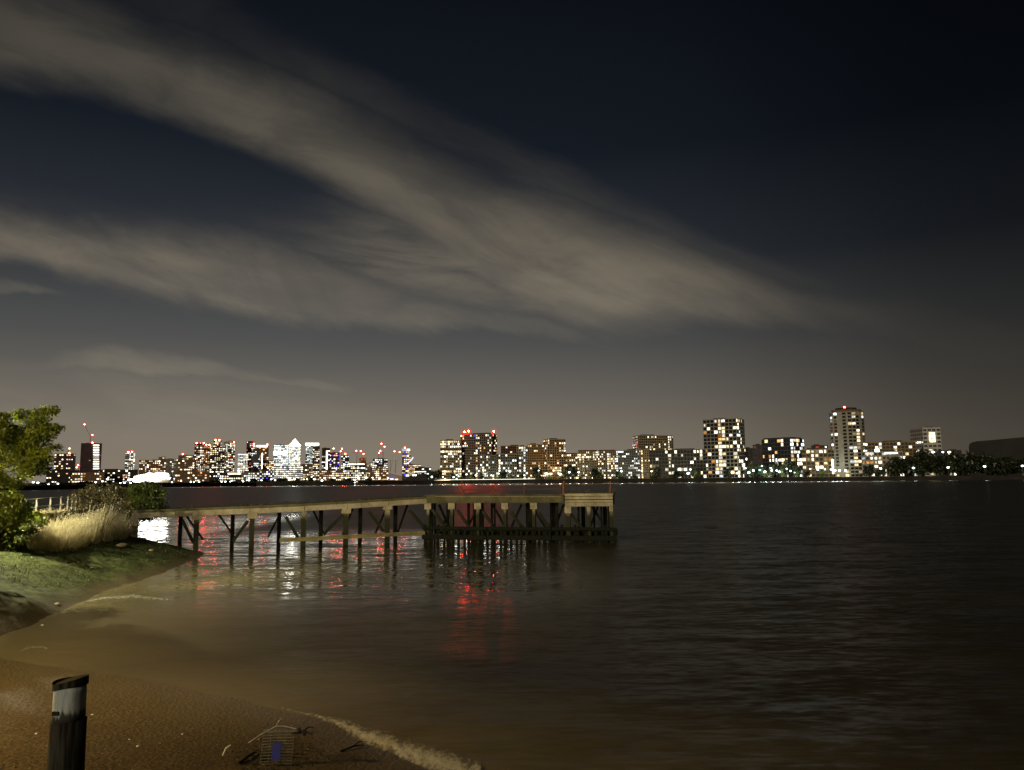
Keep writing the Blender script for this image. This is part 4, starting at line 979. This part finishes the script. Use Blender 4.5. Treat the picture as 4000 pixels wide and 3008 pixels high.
# ------------------------------------------------------------------ river wall, promenade railing
wp = [Vector((wall_x(y), y, 0)) for y in (24, 34, 44, 50, 56, 62, 66, 70)]
mbw = MB()
for a_, b_ in zip(wp, wp[1:]): mbw.bar(a_ + Vector((0, 0, 1.9)), b_ + Vector((0, 0, 1.9)), .5, 3.6)
rw = thing("river_wall", wp[3], "dark near river wall with a pale coping behind the reeds", "wall")
def rel(mb, o0): mb.v = [(v[0] - o0.x, v[1] - o0.y, v[2] - o0.z) for v in mb.v]; return mb
rel(mbw, wp[3]).build("wall", pmat("river_wall_brick", (.10, .085, .06), .9, .5, 1.2, coords='World', bump=.5), rw)
mbw = MB()
for a_, b_ in zip(wp, wp[1:]): mbw.bar(a_ + Vector((0, 0, 3.76)), b_ + Vector((0, 0, 3.76)), .66, .12)
rel(mbw, wp[3]).build("coping", pmat("coping_stone", (.42, .38, .28), .85, .3, 1.5, coords='World'), rw)
steel = pmat("galvanised_steel", (.46, .43, .36), .55, .25, 3)
rail = thing("railing", Vector((wall_x(50), 50, 3.82)), "pale steel promenade railing on the near river wall left of the shrubs", "railing")
r0 = rail.location.copy()
RP_ = [(-60, 2032), (72, 2016.5), (141, 2008.5), (195, 2002), (236, 1997.5), (263, 1994), (281, 1992), (296, 1990), (310, 1988)]
for x_, y_ in RP_:
    p = gz(x_, y_, 3.82) - r0
    MB().tube([p, p + Vector((0, 0, 1.08))], .06, 8).build("railing_post", steel, rail)
for z_, rr_ in ((1.04, .035), (.50, .03)):
    MB().tube([gz(x_, y_, 3.82) - r0 + Vector((0, 0, z_)) for x_, y_ in RP_], rr_, 8).build("rail", steel, rail)

# ------------------------------------------------------------------ plants of the near bank
tree_leaf = leaf_mat("tree_leaf", (.065, .10, .008), (.20, .24, .018), .5, .9)
def inpoly(x, y, poly): return bool(inside(np.array([(x, y)]), np.array(poly, float))[0])
TP = [(-520, 1600), (-200, 1588), (0, 1598), (60, 1612), (120, 1594), (190, 1600), (215, 1605), (205, 1650), (240, 1672), (195, 1690), (195, 1730), (230, 1750), (195, 1775), (190, 1835), (140, 1850), (100, 1900), (80, 1940), (120, 1965), (95, 1985), (130, 2010), (70, 2040), (10, 2075), (-520, 2110)]
tb0 = at(-330, 2100, 37); tb0.z = zl(tb0.x, tb0.y)
tree = thing("broadleaf_tree", tb0, "leafy tree lit yellow green from below, spreading in from the left edge", "tree")
cs = []
while len(cs) < 400:
    x = RNG.uniform(-520, 245); y = RNG.uniform(1590, 2105)
    if not inpoly(x, y, TP): continue
    ok = inpoly(x + 34, y, TP) or RNG.random() < .35
    if not ok: continue
    D = RNG.uniform(34.5, 41) if y > 1700 else RNG.uniform(35, 40)
    cs.append((at(x, y, D), RNG.uniform(.6, 1.25)))
for x, y in ((215, 1600), (198, 1608), (235, 1672), (222, 1676), (225, 1748), (205, 1745), (165, 1842), (150, 1838), (140, 2016), (155, 2012), (110, 1975), (190, 1830)):
    cs.append((at(x, y, 37), .5))
mb = MB(); leaves(mb, [((c - tb0), s) for c, s in cs], 230, .50, .10, .35, 1.7)
mb.build("crown", tree_leaf, tree)
mb = MB(); trunk_top = Vector((.2, .3, 3.2))
mb.tube([(0, 0, -.3), (.1, .05, 1.2), (.05, .2, 2.2), trunk_top, (.3, .2, 4.6)], [.26, .21, .18, .15, .06], 10)
mb.build("trunk", bark, tree)
mb = MB()
for c, s in random.sample(cs, 46):
    q = c - tb0; st = Vector((.1, .15, random.uniform(1.4, 4.2))); mid = st.lerp(q, .5) + Vector((0, 0, .25))
    mb.tube([st, mid, q], [.06, .035, .012], 6)
mb.build("limb", bark, tree)

def shrub(label, poly, D0, D1, n, per, rad, size, mat, stems, base, name="shrub"):
    if D0 is None: D0 = hit(*base).y - 1.6; D1 = D0 + 2.6
    b0_ = at(base[0], base[1], (D0 + D1) / 2); b0_.z = max(zl(b0_.x, b0_.y), 0) - .05
    r = thing(name, b0_, label, "shrub"); cs = []
    xs = [p[0] for p in poly]; ys = [p[1] for p in poly]
    while len(cs) < n:
        x = RNG.uniform(min(xs), max(xs)); y = RNG.uniform(min(ys), max(ys))
        if inpoly(x, y, poly): cs.append((at(x, y, RNG.uniform(D0, D1)), RNG.uniform(.6, 1.2)))
    mb = MB(); leaves(mb, [(c - b0_, s) for c, s in cs], per, rad, size, .2); mb.build("foliage", mat, r)
    mb = MB()
    for c, s in random.sample(cs, min(stems, len(cs))):
        q = c - b0_; mb.tube([(q.x * .15, q.y * .15, 0), Vector((q.x * .5, q.y * .5, q.z * .6)), q], [.03, .02, .008], 5)
    mb.build("stem", bark, r)
sh_br = leaf_mat("twig_leaf", (.045, .038, .016), (.10, .085, .03), .3, 1.2)
sh_gr = leaf_mat("shrub_leaf", (.055, .08, .014), (.14, .18, .030), .4, 1.0)
shrub("brownish thin leaved shrub behind the reeds by the railing", [(270, 1985), (285, 1915), (330, 1885), (400, 1898), (470, 1900), (500, 1930), (500, 1985), (430, 1965), (360, 1975), (320, 2000)], 56, 60, 60, 75, .50, .10, sh_br, 40, (390, 1990))
shrub("rounded green shrub where the pier leaves the bank", [(490, 2010), (480, 1950), (510, 1900), (560, 1888), (610, 1898), (640, 1930), (645, 1975), (628, 2005), (585, 2022), (540, 2030), (490, 2040)], 67.5, 71, 95, 120, .55, .125, sh_gr, 26, (500, 2010))
shrub("low leafy bush under the tree at the left edge", [(-160, 2150), (-120, 1990), (0, 1950), (90, 1960), (140, 2010), (175, 2030), (130, 2075), (90, 2110), (40, 2150), (-40, 2180)], None, None, 150, 190, .42, .09, leaf_mat("bush_leaf", (.07, .09, .012), (.17, .185, .022), .45, 1), 20, (10, 2130))
# reeds
reed = leaf_mat("dry_reed", (.44, .38, .21), (.86, .79, .54), .35, 5.0)
YT = [(60, 2066), (150, 2040), (230, 2028), (300, 2012), (350, 1990), (415, 1968), (470, 1980), (510, 2000)]
mb = MB(); RP = [(70, 2085), (180, 2060), (330, 2045), (430, 2040), (496, 2060), (502, 2098), (490, 2112), (430, 2118), (350, 2130), (320, 2150), (200, 2158), (110, 2148)]
nb = 0
while nb < 6500:
    x = RNG.uniform(60, 505); y = RNG.uniform(2030, 2160)
    if not inpoly(x, y, RP): continue
    p = hit(x, y)
    if p.y < 25: nb += 1; continue
    h = max(.45, at(x, float(np.interp(x, [q_[0] for q_ in YT], [q_[1] for q_ in YT])), p.y).z - p.z) * 1.25 * RNG.uniform(.45, 1.0) * (.62 + .75 * (.5 + .5 * mnoise.noise((p.x * 1.6, p.y * 1.6, 9))))
    if RNG.random() < .07: h *= 1.45
    gust_ = mnoise.noise((p.x * .8, p.y * .8, 3)) * .25
    blades(mb, p - Vector((0, 0, .05)), h, RNG.uniform(.02, .055), (lx_ := RNG.normal() * .30 + .40 + gust_, ly_ := RNG.normal() * .22), 4); nb += 1
    if RNG.random() < .45:      # feathery seed head
        tip = p + Vector((lx_ * .95, ly_ * .95, h * .80))
        for _k in range(5): blades(mb, tip + Vector((RNG.normal() * .03, RNG.normal() * .03, RNG.uniform(-.12, .02))), RNG.uniform(.03, .12), RNG.uniform(.02, .04), (RNG.normal() * .08 + .10, RNG.normal() * .08), 2)
tag(mb.build("dry_reeds", reed), "tall straw yellow reeds bending on the near bank", "reeds", kind='stuff')
# short bank grass
gm_ = leaf_mat("bank_grass", (.028, .032, .010), (.080, .090, .026), .3, 1.3)
mb = MB(); nb = 0; GP = [(0, 2110), (130, 2150), (330, 2140), (450, 2110), (560, 2120), (700, 2150), (740, 2165), (600, 2240), (420, 2290), (250, 2300), (120, 2300), (0, 2260)]
while nb < 5200:
    x = RNG.uniform(-20, 760); y = RNG.uniform(2100, 2320)
    if not inpoly(x, y, GP): continue
    p = hit(x, y)
    if p.z < .25 or p.y < 25: nb += 1; continue
    if mnoise.noise((p.x * .55, p.y * .55, 0)) < -.25 + RNG.normal() * .15: nb += 1; continue
    blades(mb, p - Vector((0, 0, .02)), RNG.uniform(.06, .26), RNG.uniform(.02, .05), (RNG.normal() * .12 + .08, RNG.normal() * .12), 2); nb += 1
tag(mb.build("bank_grass", gm_), "short green grass and weed on the sloping near bank", "grass", kind='stuff')

# ------------------------------------------------------------------ foreground pile, trolley, stones, foam
p0 = at(275, 2660, 11); zt_ = p0.z; gxy = Vector((p0.x, p0.y, zl(p0.x, p0.y) - .25))
post = thing("mooring_pile", gxy, "weathered timber pile with a pale band under its dark slanted top", "mooring pile")
Hp = zt_ - gxy.z; w2 = .205
pm = bpy.data.materials.new("pile_timber"); pm.use_nodes = True; q = NT(pm.node_tree); b = q.n['Principled BSDF']
oc = q.new('ShaderNodeTexCoord').outputs['Object']; g1 = q.noise(q.mapping(oc, scale=(6, 6, .5)), 3, 5, .65); g2 = q.noise(oc, 2.5, 5, .6)
q.put(b.inputs['Base Color'], q.mix(q.step(g1.outputs['Fac'], .35, .65), (.018, .017, .013, 1), (.062, .058, .045, 1))); b.inputs['Roughness'].default_value = .95; b.inputs['Specular IOR Level'].default_value = .1
bn = q.new('ShaderNodeBump'); bn.inputs['Strength'].default_value = .8; bn.inputs['Distance'].default_value = .02; q.put(bn.inputs['Height'], g1.outputs['Fac']); q.l.new(bn.outputs[0], b.inputs['Normal'])
pale = bpy.data.materials.new("pile_pale_band"); pale.use_nodes = True; q = NT(pale.node_tree); b = q.n['Principled BSDF']
oc = q.new('ShaderNodeTexCoord').outputs['Object']; g1 = q.noise(q.mapping(oc, scale=(5, 5, .8)), 4, 5, .65)
so_ = q.new('ShaderNodeSeparateXYZ'); q.put(so_.inputs[0], oc); wear = q.step(q.math('ADD', so_.outputs[2], q.math('MULTIPLY', q.math('SUBTRACT', g1.outputs['Fac'], .5), .35)), Hp - .42, Hp - .33)
stain = q.step(q.noise(q.mapping(oc, scale=(9, 9, 1.2)), 3, 5, .7).outputs['Fac'], .60, .70)
q.put(b.inputs['Base Color'], q.mix(wear, (.05, .048, .038, 1), q.mix(q.math('MULTIPLY', stain, .7), q.mix(q.step(g1.outputs['Fac'], .3, .7), (.38, .42, .40, 1), (.60, .65, .62, 1)), (.12, .11, .085, 1)))); b.inputs['Roughness'].default_value = .85
def octo(w_, z0, z1, tw=1.0, slant=0.0, n=40, irr=.03):
    mb = MB(); prof = []
    ring = []
    for k in range(n):
        t_ = 2 * math.pi * k / n; ring.append((t_, 1 + irr * math.sin(3 * t_ + 1) + irr * .7 * math.sin(5 * t_)))
    nlev = 7; V = []; Fc = []
    for i in range(nlev):
        f_ = i / (nlev - 1)
        for t_, s_ in ring:
            x_ = math.cos(t_) * w_ * s_ * (1 + (tw - 1) * f_); y_ = math.sin(t_) * w_ * s_ * (1 + (tw - 1) * f_)
            V.append((x_, y_, z0 + (z1 - z0) * f_ + (slant * x_ if i == nlev - 1 else (slant * x_ if i == 0 and slant and z0 > 1 else 0))))
    for i in range(nlev - 1):
        for k in range(n): Fc.append((i * n + k, i * n + (k + 1) % n, (i + 1) * n + (k + 1) % n, (i + 1) * n + k))
    Fc.append(tuple(range(n))[::-1]); Fc.append(tuple((nlev - 1) * n + k for k in range(n)))
    return mb.add(V, Fc)
octo(w2 * 1.12, 0, Hp - .50, .96).build("shaft", pm, post, smooth=True)
octo(w2 * .98, Hp - .50, Hp - .06, .98, .0).build("pale_band", pale, post, smooth=True)
octo(w2 * 1.05, Hp - .06, Hp + .02, 1.0, .22).build("top", pm, post)
MB().box((-.06, -w2 * .93, Hp - .37), (.085, .06, .05)).build("bolt", pm, post)

# shopping trolley
tp = gz(1076, 2975, .22); tp.z = zl(tp.x, tp.y)
tro = thing("shopping_trolley", tp, "half buried wire shopping trolley with a blue panel lying on the mud", "shopping trolley", rz=R(4))
wire = pmat("bright_wire", (.36, .35, .27), .35, .5, 9, spec=.6)
wire.node_tree.nodes['Principled BSDF'].inputs['Metallic'].default_value = .35
S = 1 / (F / 17.3)                       # metres per photo pixel there
bw, bh = 118 * S, 135 * S / math.cos(R(17))
tilt = Matrix.Rotation(R(-62), 3, 'X')   # the basket side leans back
def tv(x, y): return tilt @ Vector((x, 0, y)) if False else Vector((x, y * .35, y * .80))
mb = MB()
for i in range(13):
    y = .02 + i * (bh * .94) / 12; k = 1 - .10 * abs(i / 12 - .4)
    mb.tube([tv(-bw / 2 * k, y), tv(0, y + .008), tv(bw / 2 * k, y)], .0048, 6)
for i in range(5):
    x = -bw / 2 * .94 + i * bw * .94 / 4; mb.tube([tv(x, .0), tv(x * .98, bh * .95)], .0022, 6)
# rear face and floor of the basket
for i in range(9):
    x = -bw / 2 * .94 + i * bw * .94 / 8; mb.tube([tv(x, bh * .95), tv(x * .9, bh * .95) + Vector((0, .42, -.16))], .0045, 6)
for i in range(4): mb.tube([tv(-bw / 2 * .95, bh * .95) + Vector((0, .1 + .1 * i, -.04 * (i + 1))), tv(bw / 2 * .95, bh * .95) + Vector((0, .1 + .1 * i, -.04 * (i + 1)))], .0045, 6)
mb.build("basket", wire, tro)
MB().tube([tv(-bw * .9, bh * .62), tv(-bw * .55, bh * .84), tv(-bw * .1, bh * 1.06), tv(bw * .15, bh * 1.05), tv(bw * .52, bh * .97)], .014, 8).build("frame", wire, tro)
MB().tube([tv(-bw * .10, bh * 1.08), tv(-bw * .02, bh * 1.22), tv(bw * .05, bh * 1.26)], .010, 8).build("handle", wire, tro)
mb = MB(); c0 = tv(-.01, bh * .58)
mb.add([tv(-bw * .13, bh * .14) + Vector((0, -.03, 0)), tv(bw * .14, bh * .14) + Vector((0, -.03, 0)), tv(bw * .125, bh * .38) + Vector((0, -.03, 0)), tv(bw * .14, bh * .62) + Vector((0, -.03, 0)), tv(-bw * .14, bh * .62) + Vector((0, -.03, 0)),
        tv(-bw * .13, bh * .14) + Vector((0, -.01, 0)), tv(bw * .14, bh * .14) + Vector((0, -.01, 0)), tv(bw * .125, bh * .38) + Vector((0, -.01, 0)), tv(bw * .14, bh * .62) + Vector((0, -.01, 0)), tv(-bw * .14, bh * .62) + Vector((0, -.01, 0))],
       [(0, 1, 2, 3, 4), (9, 8, 7, 6, 5)] + [(i, i + 5, (i + 1) % 5 + 5, (i + 1) % 5) for i in range(5)])
mb.build("panel", pmat("blue_plastic", (.010, .013, .24), .4, .2, 4), tro)
def wheel(c):
    o = MB().tube([c + Vector((-.02, 0, 0)), c + Vector((.02, 0, 0))], .06, 14).build("wheel", pmat("black_rubber", (.02, .02, .02), .7, .2, 5), tro)
wheel(tv(bw * .62, bh * .92)); wheel(tv(bw * .78, bh * .86)); wheel(tv(-bw * .5, .03) + Vector((0, .3, -.02)))
MB().tube([tv(-bw * 1.62, bh * .30), tv(-bw * 1.55, bh * .50), tv(-bw * 1.42, bh * .58)], [.016, .022, .014], 8).build("bent_tube", pmat("white_scrap", (.7, .68, .5), .5, .2, 4), tro)

dw = pmat("wet_driftwood", (.030, .024, .015), .7, .5, 6)
for (xa, ya), (xb, yb), rr_, l_ in (((1140, 2868), (1215, 2880), .035, "black forked driftwood just right of the trolley"), ((930, 2995), (1000, 2955), .03, "thin wet stick left of the trolley foot"), ((1330, 2945), (1420, 2925), .022, "long thin dark stick between the trolley and the foam")):
    a_ = hit(xa, ya); b_ = hit(xb, yb); m_ = a_.lerp(b_, .5) + Vector((.02, .06, .05))
    r = thing("driftwood", a_, l_, "driftwood")
    MB().tube([Vector((0, 0, .02)), m_ - a_, b_ - a_ + Vector((0, 0, .02))], [rr_, rr_ * .9, rr_ * .4], 7).build("stick", dw, r)
    MB().tube([m_ - a_, m_ - a_ + Vector((.10, .12, .06)), m_ - a_ + Vector((.22, .16, .03))], [rr_ * .7, rr_ * .5, rr_ * .2], 6).build("branch", dw, r)
sw = leaf_mat("seaweed", (.018, .018, .008), (.045, .040, .018), .2, 4)
mb = MB()
for _ in range(900):
    px_ = 1075 + RNG.normal() * 90; py = 2960 + RNG.normal() * 38; p = hit(px_, min(py, 3040)); blades(mb, p + Vector((0, 0, .01)), RNG.uniform(.01, .07), RNG.uniform(.01, .03), (RNG.normal() * .12, RNG.normal() * .06), 2)
tag(mb.build("seaweed", sw), "dark weed and litter scattered round the trolley", "seaweed", kind='stuff')
# pebbles
def pebble(seed):
    g = np.random.default_rng(seed); mb = MB(); n = 9; V = []; Fc = []
    for i in range(7):
        ph_ = math.pi * (i / 6) ; 
        for k in range(n):
            t_ = 2 * math.pi * k / n; v = Vector((math.sin(ph_) * math.cos(t_), math.sin(ph_) * math.sin(t_), math.cos(ph_)))
            s_ = 1 + .25 * mnoise.noise(v * 1.2 + Vector((seed, 0, 0))); V.append((v.x * s_ * 1.3, v.y * s_, v.z * s_ * .6))
    for i in range(6):
        for k in range(n): Fc.append((i * n + k, i * n + (k + 1) % n, (i + 1) * n + (k + 1) % n, (i + 1) * n + k))
    return mb.add(V, Fc).mesh("pebble", pmat("pale_pebble", (.62, .60, .52), .6, .25, 3), True)
PB = [pebble(i) for i in range(3)]
near_m = [((280, 2673), "on the orange mud left of the timber pile top", .030), ((272, 2769), "left of the timber pile halfway down", .034), ((142, 2872), "on the mud at the lower left", .030), ((360, 2803), "just right of the timber pile", .028), ((540, 2921), "alone on the mud right of the timber pile", .036),
          ((712, 2874), "between the timber pile and the trolley", .026), ((222, 2366), "largest on the dark bank above the little bay", .10), ((165, 2447), "near the head of the little bay", .05), ((505, 2897), "small, on the mud right of the pile", .018)]
for (px_, py), w_, s_ in near_m:
    p = hit(px_, py); o = inst("pebble", random.choice(PB), None, p + Vector((0, 0, s_ * .4)), (0, 0, random.random() * 6), (s_,) * 3)
    tag(o, "small pale pebble " + w_, "pebble", "pale pebbles on the foreshore")
mb = MB(); nb = 0
while nb < 2600:
    px_ = RNG.uniform(-40, 1700); py = RNG.uniform(2600, 3060)
    if py < 2600 + (px_ / 1500) * 330: nb += 1; continue
    p = hit(px_, py)
    if p.z < .03 or p.y < 9.5 or mnoise.noise((p.x * .9, p.y * .9, 4)) + RNG.normal() * .25 < -.05: nb += 1; continue
    a_ = RNG.uniform(.008, .030) * (2.0 if RNG.random() < .03 else 1); b_ = a_ * RNG.uniform(.6, 1); c_ = a_ * RNG.uniform(.35, .7); t_ = RNG.uniform(0, 3.14); ca, sa = math.cos(t_), math.sin(t_)
    V = [(p.x + ca * a_, p.y + sa * a_, p.z + .003), (p.x - sa * b_, p.y + ca * b_, p.z + .003), (p.x - ca * a_, p.y - sa * a_, p.z + .003), (p.x + sa * b_, p.y - ca * b_, p.z + .003), (p.x + ca * a_ * .2, p.y + sa * a_ * .2, p.z + c_ * 1.3)]
    mb.add(V, [(0, 1, 4), (1, 2, 4), (2, 3, 4), (3, 0, 4)]); nb += 1
tag(mb.build("shingle", pmat("wet_shingle", (.16, .13, .085), .55, .75, 14, coords='World')), "small scattered stones on the muddy beach", "shingle", kind='stuff')
rk = pmat("bank_rock", (.30, .25, .15), .85, .4, 3)
for (px_, py), l_, s_ in (((592, 2152), "rounded pale rock on the bank beneath the pier", .20), ((478, 2135), "flat yellowish rock below the right end of the reeds", .34), ((268, 2150), "long pale slab at the lower edge of the reeds", .24), ((440, 2082), "brown rock at the right end of the reeds", .40)):
    p = hit(px_, py); o = inst("rock", PB[1].copy(), None, p + Vector((0, 0, s_ * .25)), (0, 0, random.random() * 3), (s_ * 1.2, s_, s_ * .8)); o.data.materials[0] = rk
    tag(o, l_, "rock")

# foam
fm = bpy.data.materials.new("foam"); fm.use_nodes = True; q = NT(fm.node_tree); b = q.n['Principled BSDF']
p_ = q.new('ShaderNodeNewGeometry').outputs['Position']; f1 = q.noise(q.mapping(p_, scale=(1.6, .7, 1), rot=(0, 0, R(30))), 6, 6, .75); f2 = q.noise(p_, 26, 3, .6)
q.put(b.inputs['Base Color'], q.mix(q.step(f2.outputs['Fac'], .35, .65), (.55, .55, .46, 1), (.85, .85, .76, 1))); b.inputs['Roughness'].default_value = .6
uvn = q.new('ShaderNodeAttribute'); uvn.attribute_name = "edge"
q.put(b.inputs['Alpha'], q.step(q.math('ADD', uvn.outputs['Fac'], q.math('MULTIPLY', q.math('SUBTRACT', f1.outputs['Fac'], .5), 1.6)), .12, .85))
def foam(pts, name_label, h=.10, A=.62):
    """pts: (px, y_centre, half width in px)"""
    mb = MB(); E = []; n = 90; m_ = 12
    for i in range(n + 1):
        s = i / n * (len(pts) - 1); k = min(int(s), len(pts) - 2); f_ = s - k
        px_ = pts[k][0] * (1 - f_) + pts[k + 1][0] * f_; py = pts[k][1] * (1 - f_) + pts[k + 1][1] * f_; hw = pts[k][2] * (1 - f_) + pts[k + 1][2] * f_
        py += mnoise.noise((px_ * .02, 0, 5)) * hw * .4
        for j in range(m_ + 1):
            v = j / m_ * 2 - 1; p = gz(px_, py + v * hw, .02); e = (1 - abs(v) ** 1.2) * min(1, (.25 + i / 60) if pts[-1][1] > 3000 else i / 6, (n - i) / 5 + (1 if pts[-1][1] > 3000 else 0))
            nzv = mnoise.noise((p.x * 6, p.y * 6, 1)) * .5 + mnoise.noise((p.x * 17, p.y * 17, 2)) * .3
            mb.v.append((p.x, p.y, .015 + max(0, e) * h * (.75 + nzv))); E.append(max(0, e) * A)
    for i in range(n):
        for j in range(m_): a_ = i * (m_ + 1) + j; mb.f.append((a_, a_ + 1, a_ + m_ + 2, a_ + m_ + 1))
    o = mb.build("wave_foam", fm, smooth=True)
    at_ = o.data.attributes.new("edge", 'FLOAT', 'POINT'); at_.data.foreach_set('value', E)
    return tag(o, name_label, "foam", kind='stuff')
foam([(1080, 2762, 5), (1200, 2788, 9), (1290, 2810, 18), (1360, 2842, 38), (1450, 2882, 48), (1540, 2918, 54), (1650, 2958, 66), (1760, 2994, 74), (1880, 3044, 80)], "white wave foam breaking on the mud at the water's edge", .035, .80)
foam([(330, 2350, 5), (400, 2338, 10), (520, 2330, 14), (600, 2338, 10), (690, 2345, 4)], "small foam streak at the tip of the little bay", .03, .36)
foam([(85, 2540, 3), (120, 2530, 9), (160, 2528, 8), (190, 2535, 3)], "foam patch near the head of the little bay", .02, .42)
# ------------------------------------------------------------------ near lamps (just outside the view; two light bank and beach, the spots are added for tree and pier)
def street_lamp(label, base, H, col, power, head_off, spot=None, aim=None, blend=.6, emit=30, soft=.15):
    r = thing("street_lamp", base, label, "street lamp")
    MB().tube([(0, 0, 0), (0, 0, H * .5), (0, 0, H)], [.09, .07, .05], 10).build("pole", pole_m, r)
    MB().tube([(0, 0, H), (head_off[0] * .5, head_off[1] * .5, H + .15), (head_off[0], head_off[1], H + .1)], .035, 8).build("arm", pole_m, r)
    MB().box((head_off[0], head_off[1], H + .12), (.55, .28, .12)).build("lamp_head", pole_m, r)
    MB().box((head_off[0], head_off[1], H + .045), (.45, .22, .04)).build("lens", emat("street_lens_%d" % int(power), col, emit), r)
    ld = bpy.data.lights.new("street_light", 'SPOT' if spot else 'POINT'); ld.energy = power; ld.color = col; ld.shadow_soft_size = soft
    lo = bpy.data.objects.new("street_light", ld); COL.objects.link(lo); lo.parent = r; lo.location = (head_off[0], head_off[1], H - .12)
    if spot:
        ld.spot_size = R(spot); ld.spot_blend = blend
        d = Vector(aim) - (Vector(base) + lo.location); lo.rotation_euler = d.to_track_quat('-Z', 'Y').to_euler()
street_lamp("street lamp on the promenade beside the leafy tree", (-32.8, 44.0, 3.62), 5.2, (1.0, .91, .58), 14500, (.9, .2))
street_lamp("orange street lamp on the embankment above the muddy beach", (-20.0, 15.5, 1.2), 6.0, (1.0, .64, .20), 6600, (1.0, .2))
street_lamp("added unseen low spotlight in front of the leafy tree at the left", (-30.5, 29.5, 2.6), 2.6, (1.0, .95, .38), 44000, (.5, .3), spot=42, aim=(-25.2, 37.5, 5.3), blend=.6)  # spot added for the lower leaves, cone kept off the bank
street_lamp("added unseen floodlight mast behind the viewer aimed at the pier", (-12.0, -6.0, 4.4), 8.0, (1.0, .80, .45), 42000, (.0, .6), spot=46, aim=(-10, 64, 3.5), blend=.7, soft=.4)  # unseen lamp added to brighten the pier front
eb = MB().box((-10, -18, 1.2), (120, 36, 6.4)); tag(eb.build("embankment", pmat("embankment_paving", (.2, .19, .16), .9, .3, 1, coords='World')), None, None, kind='structure')
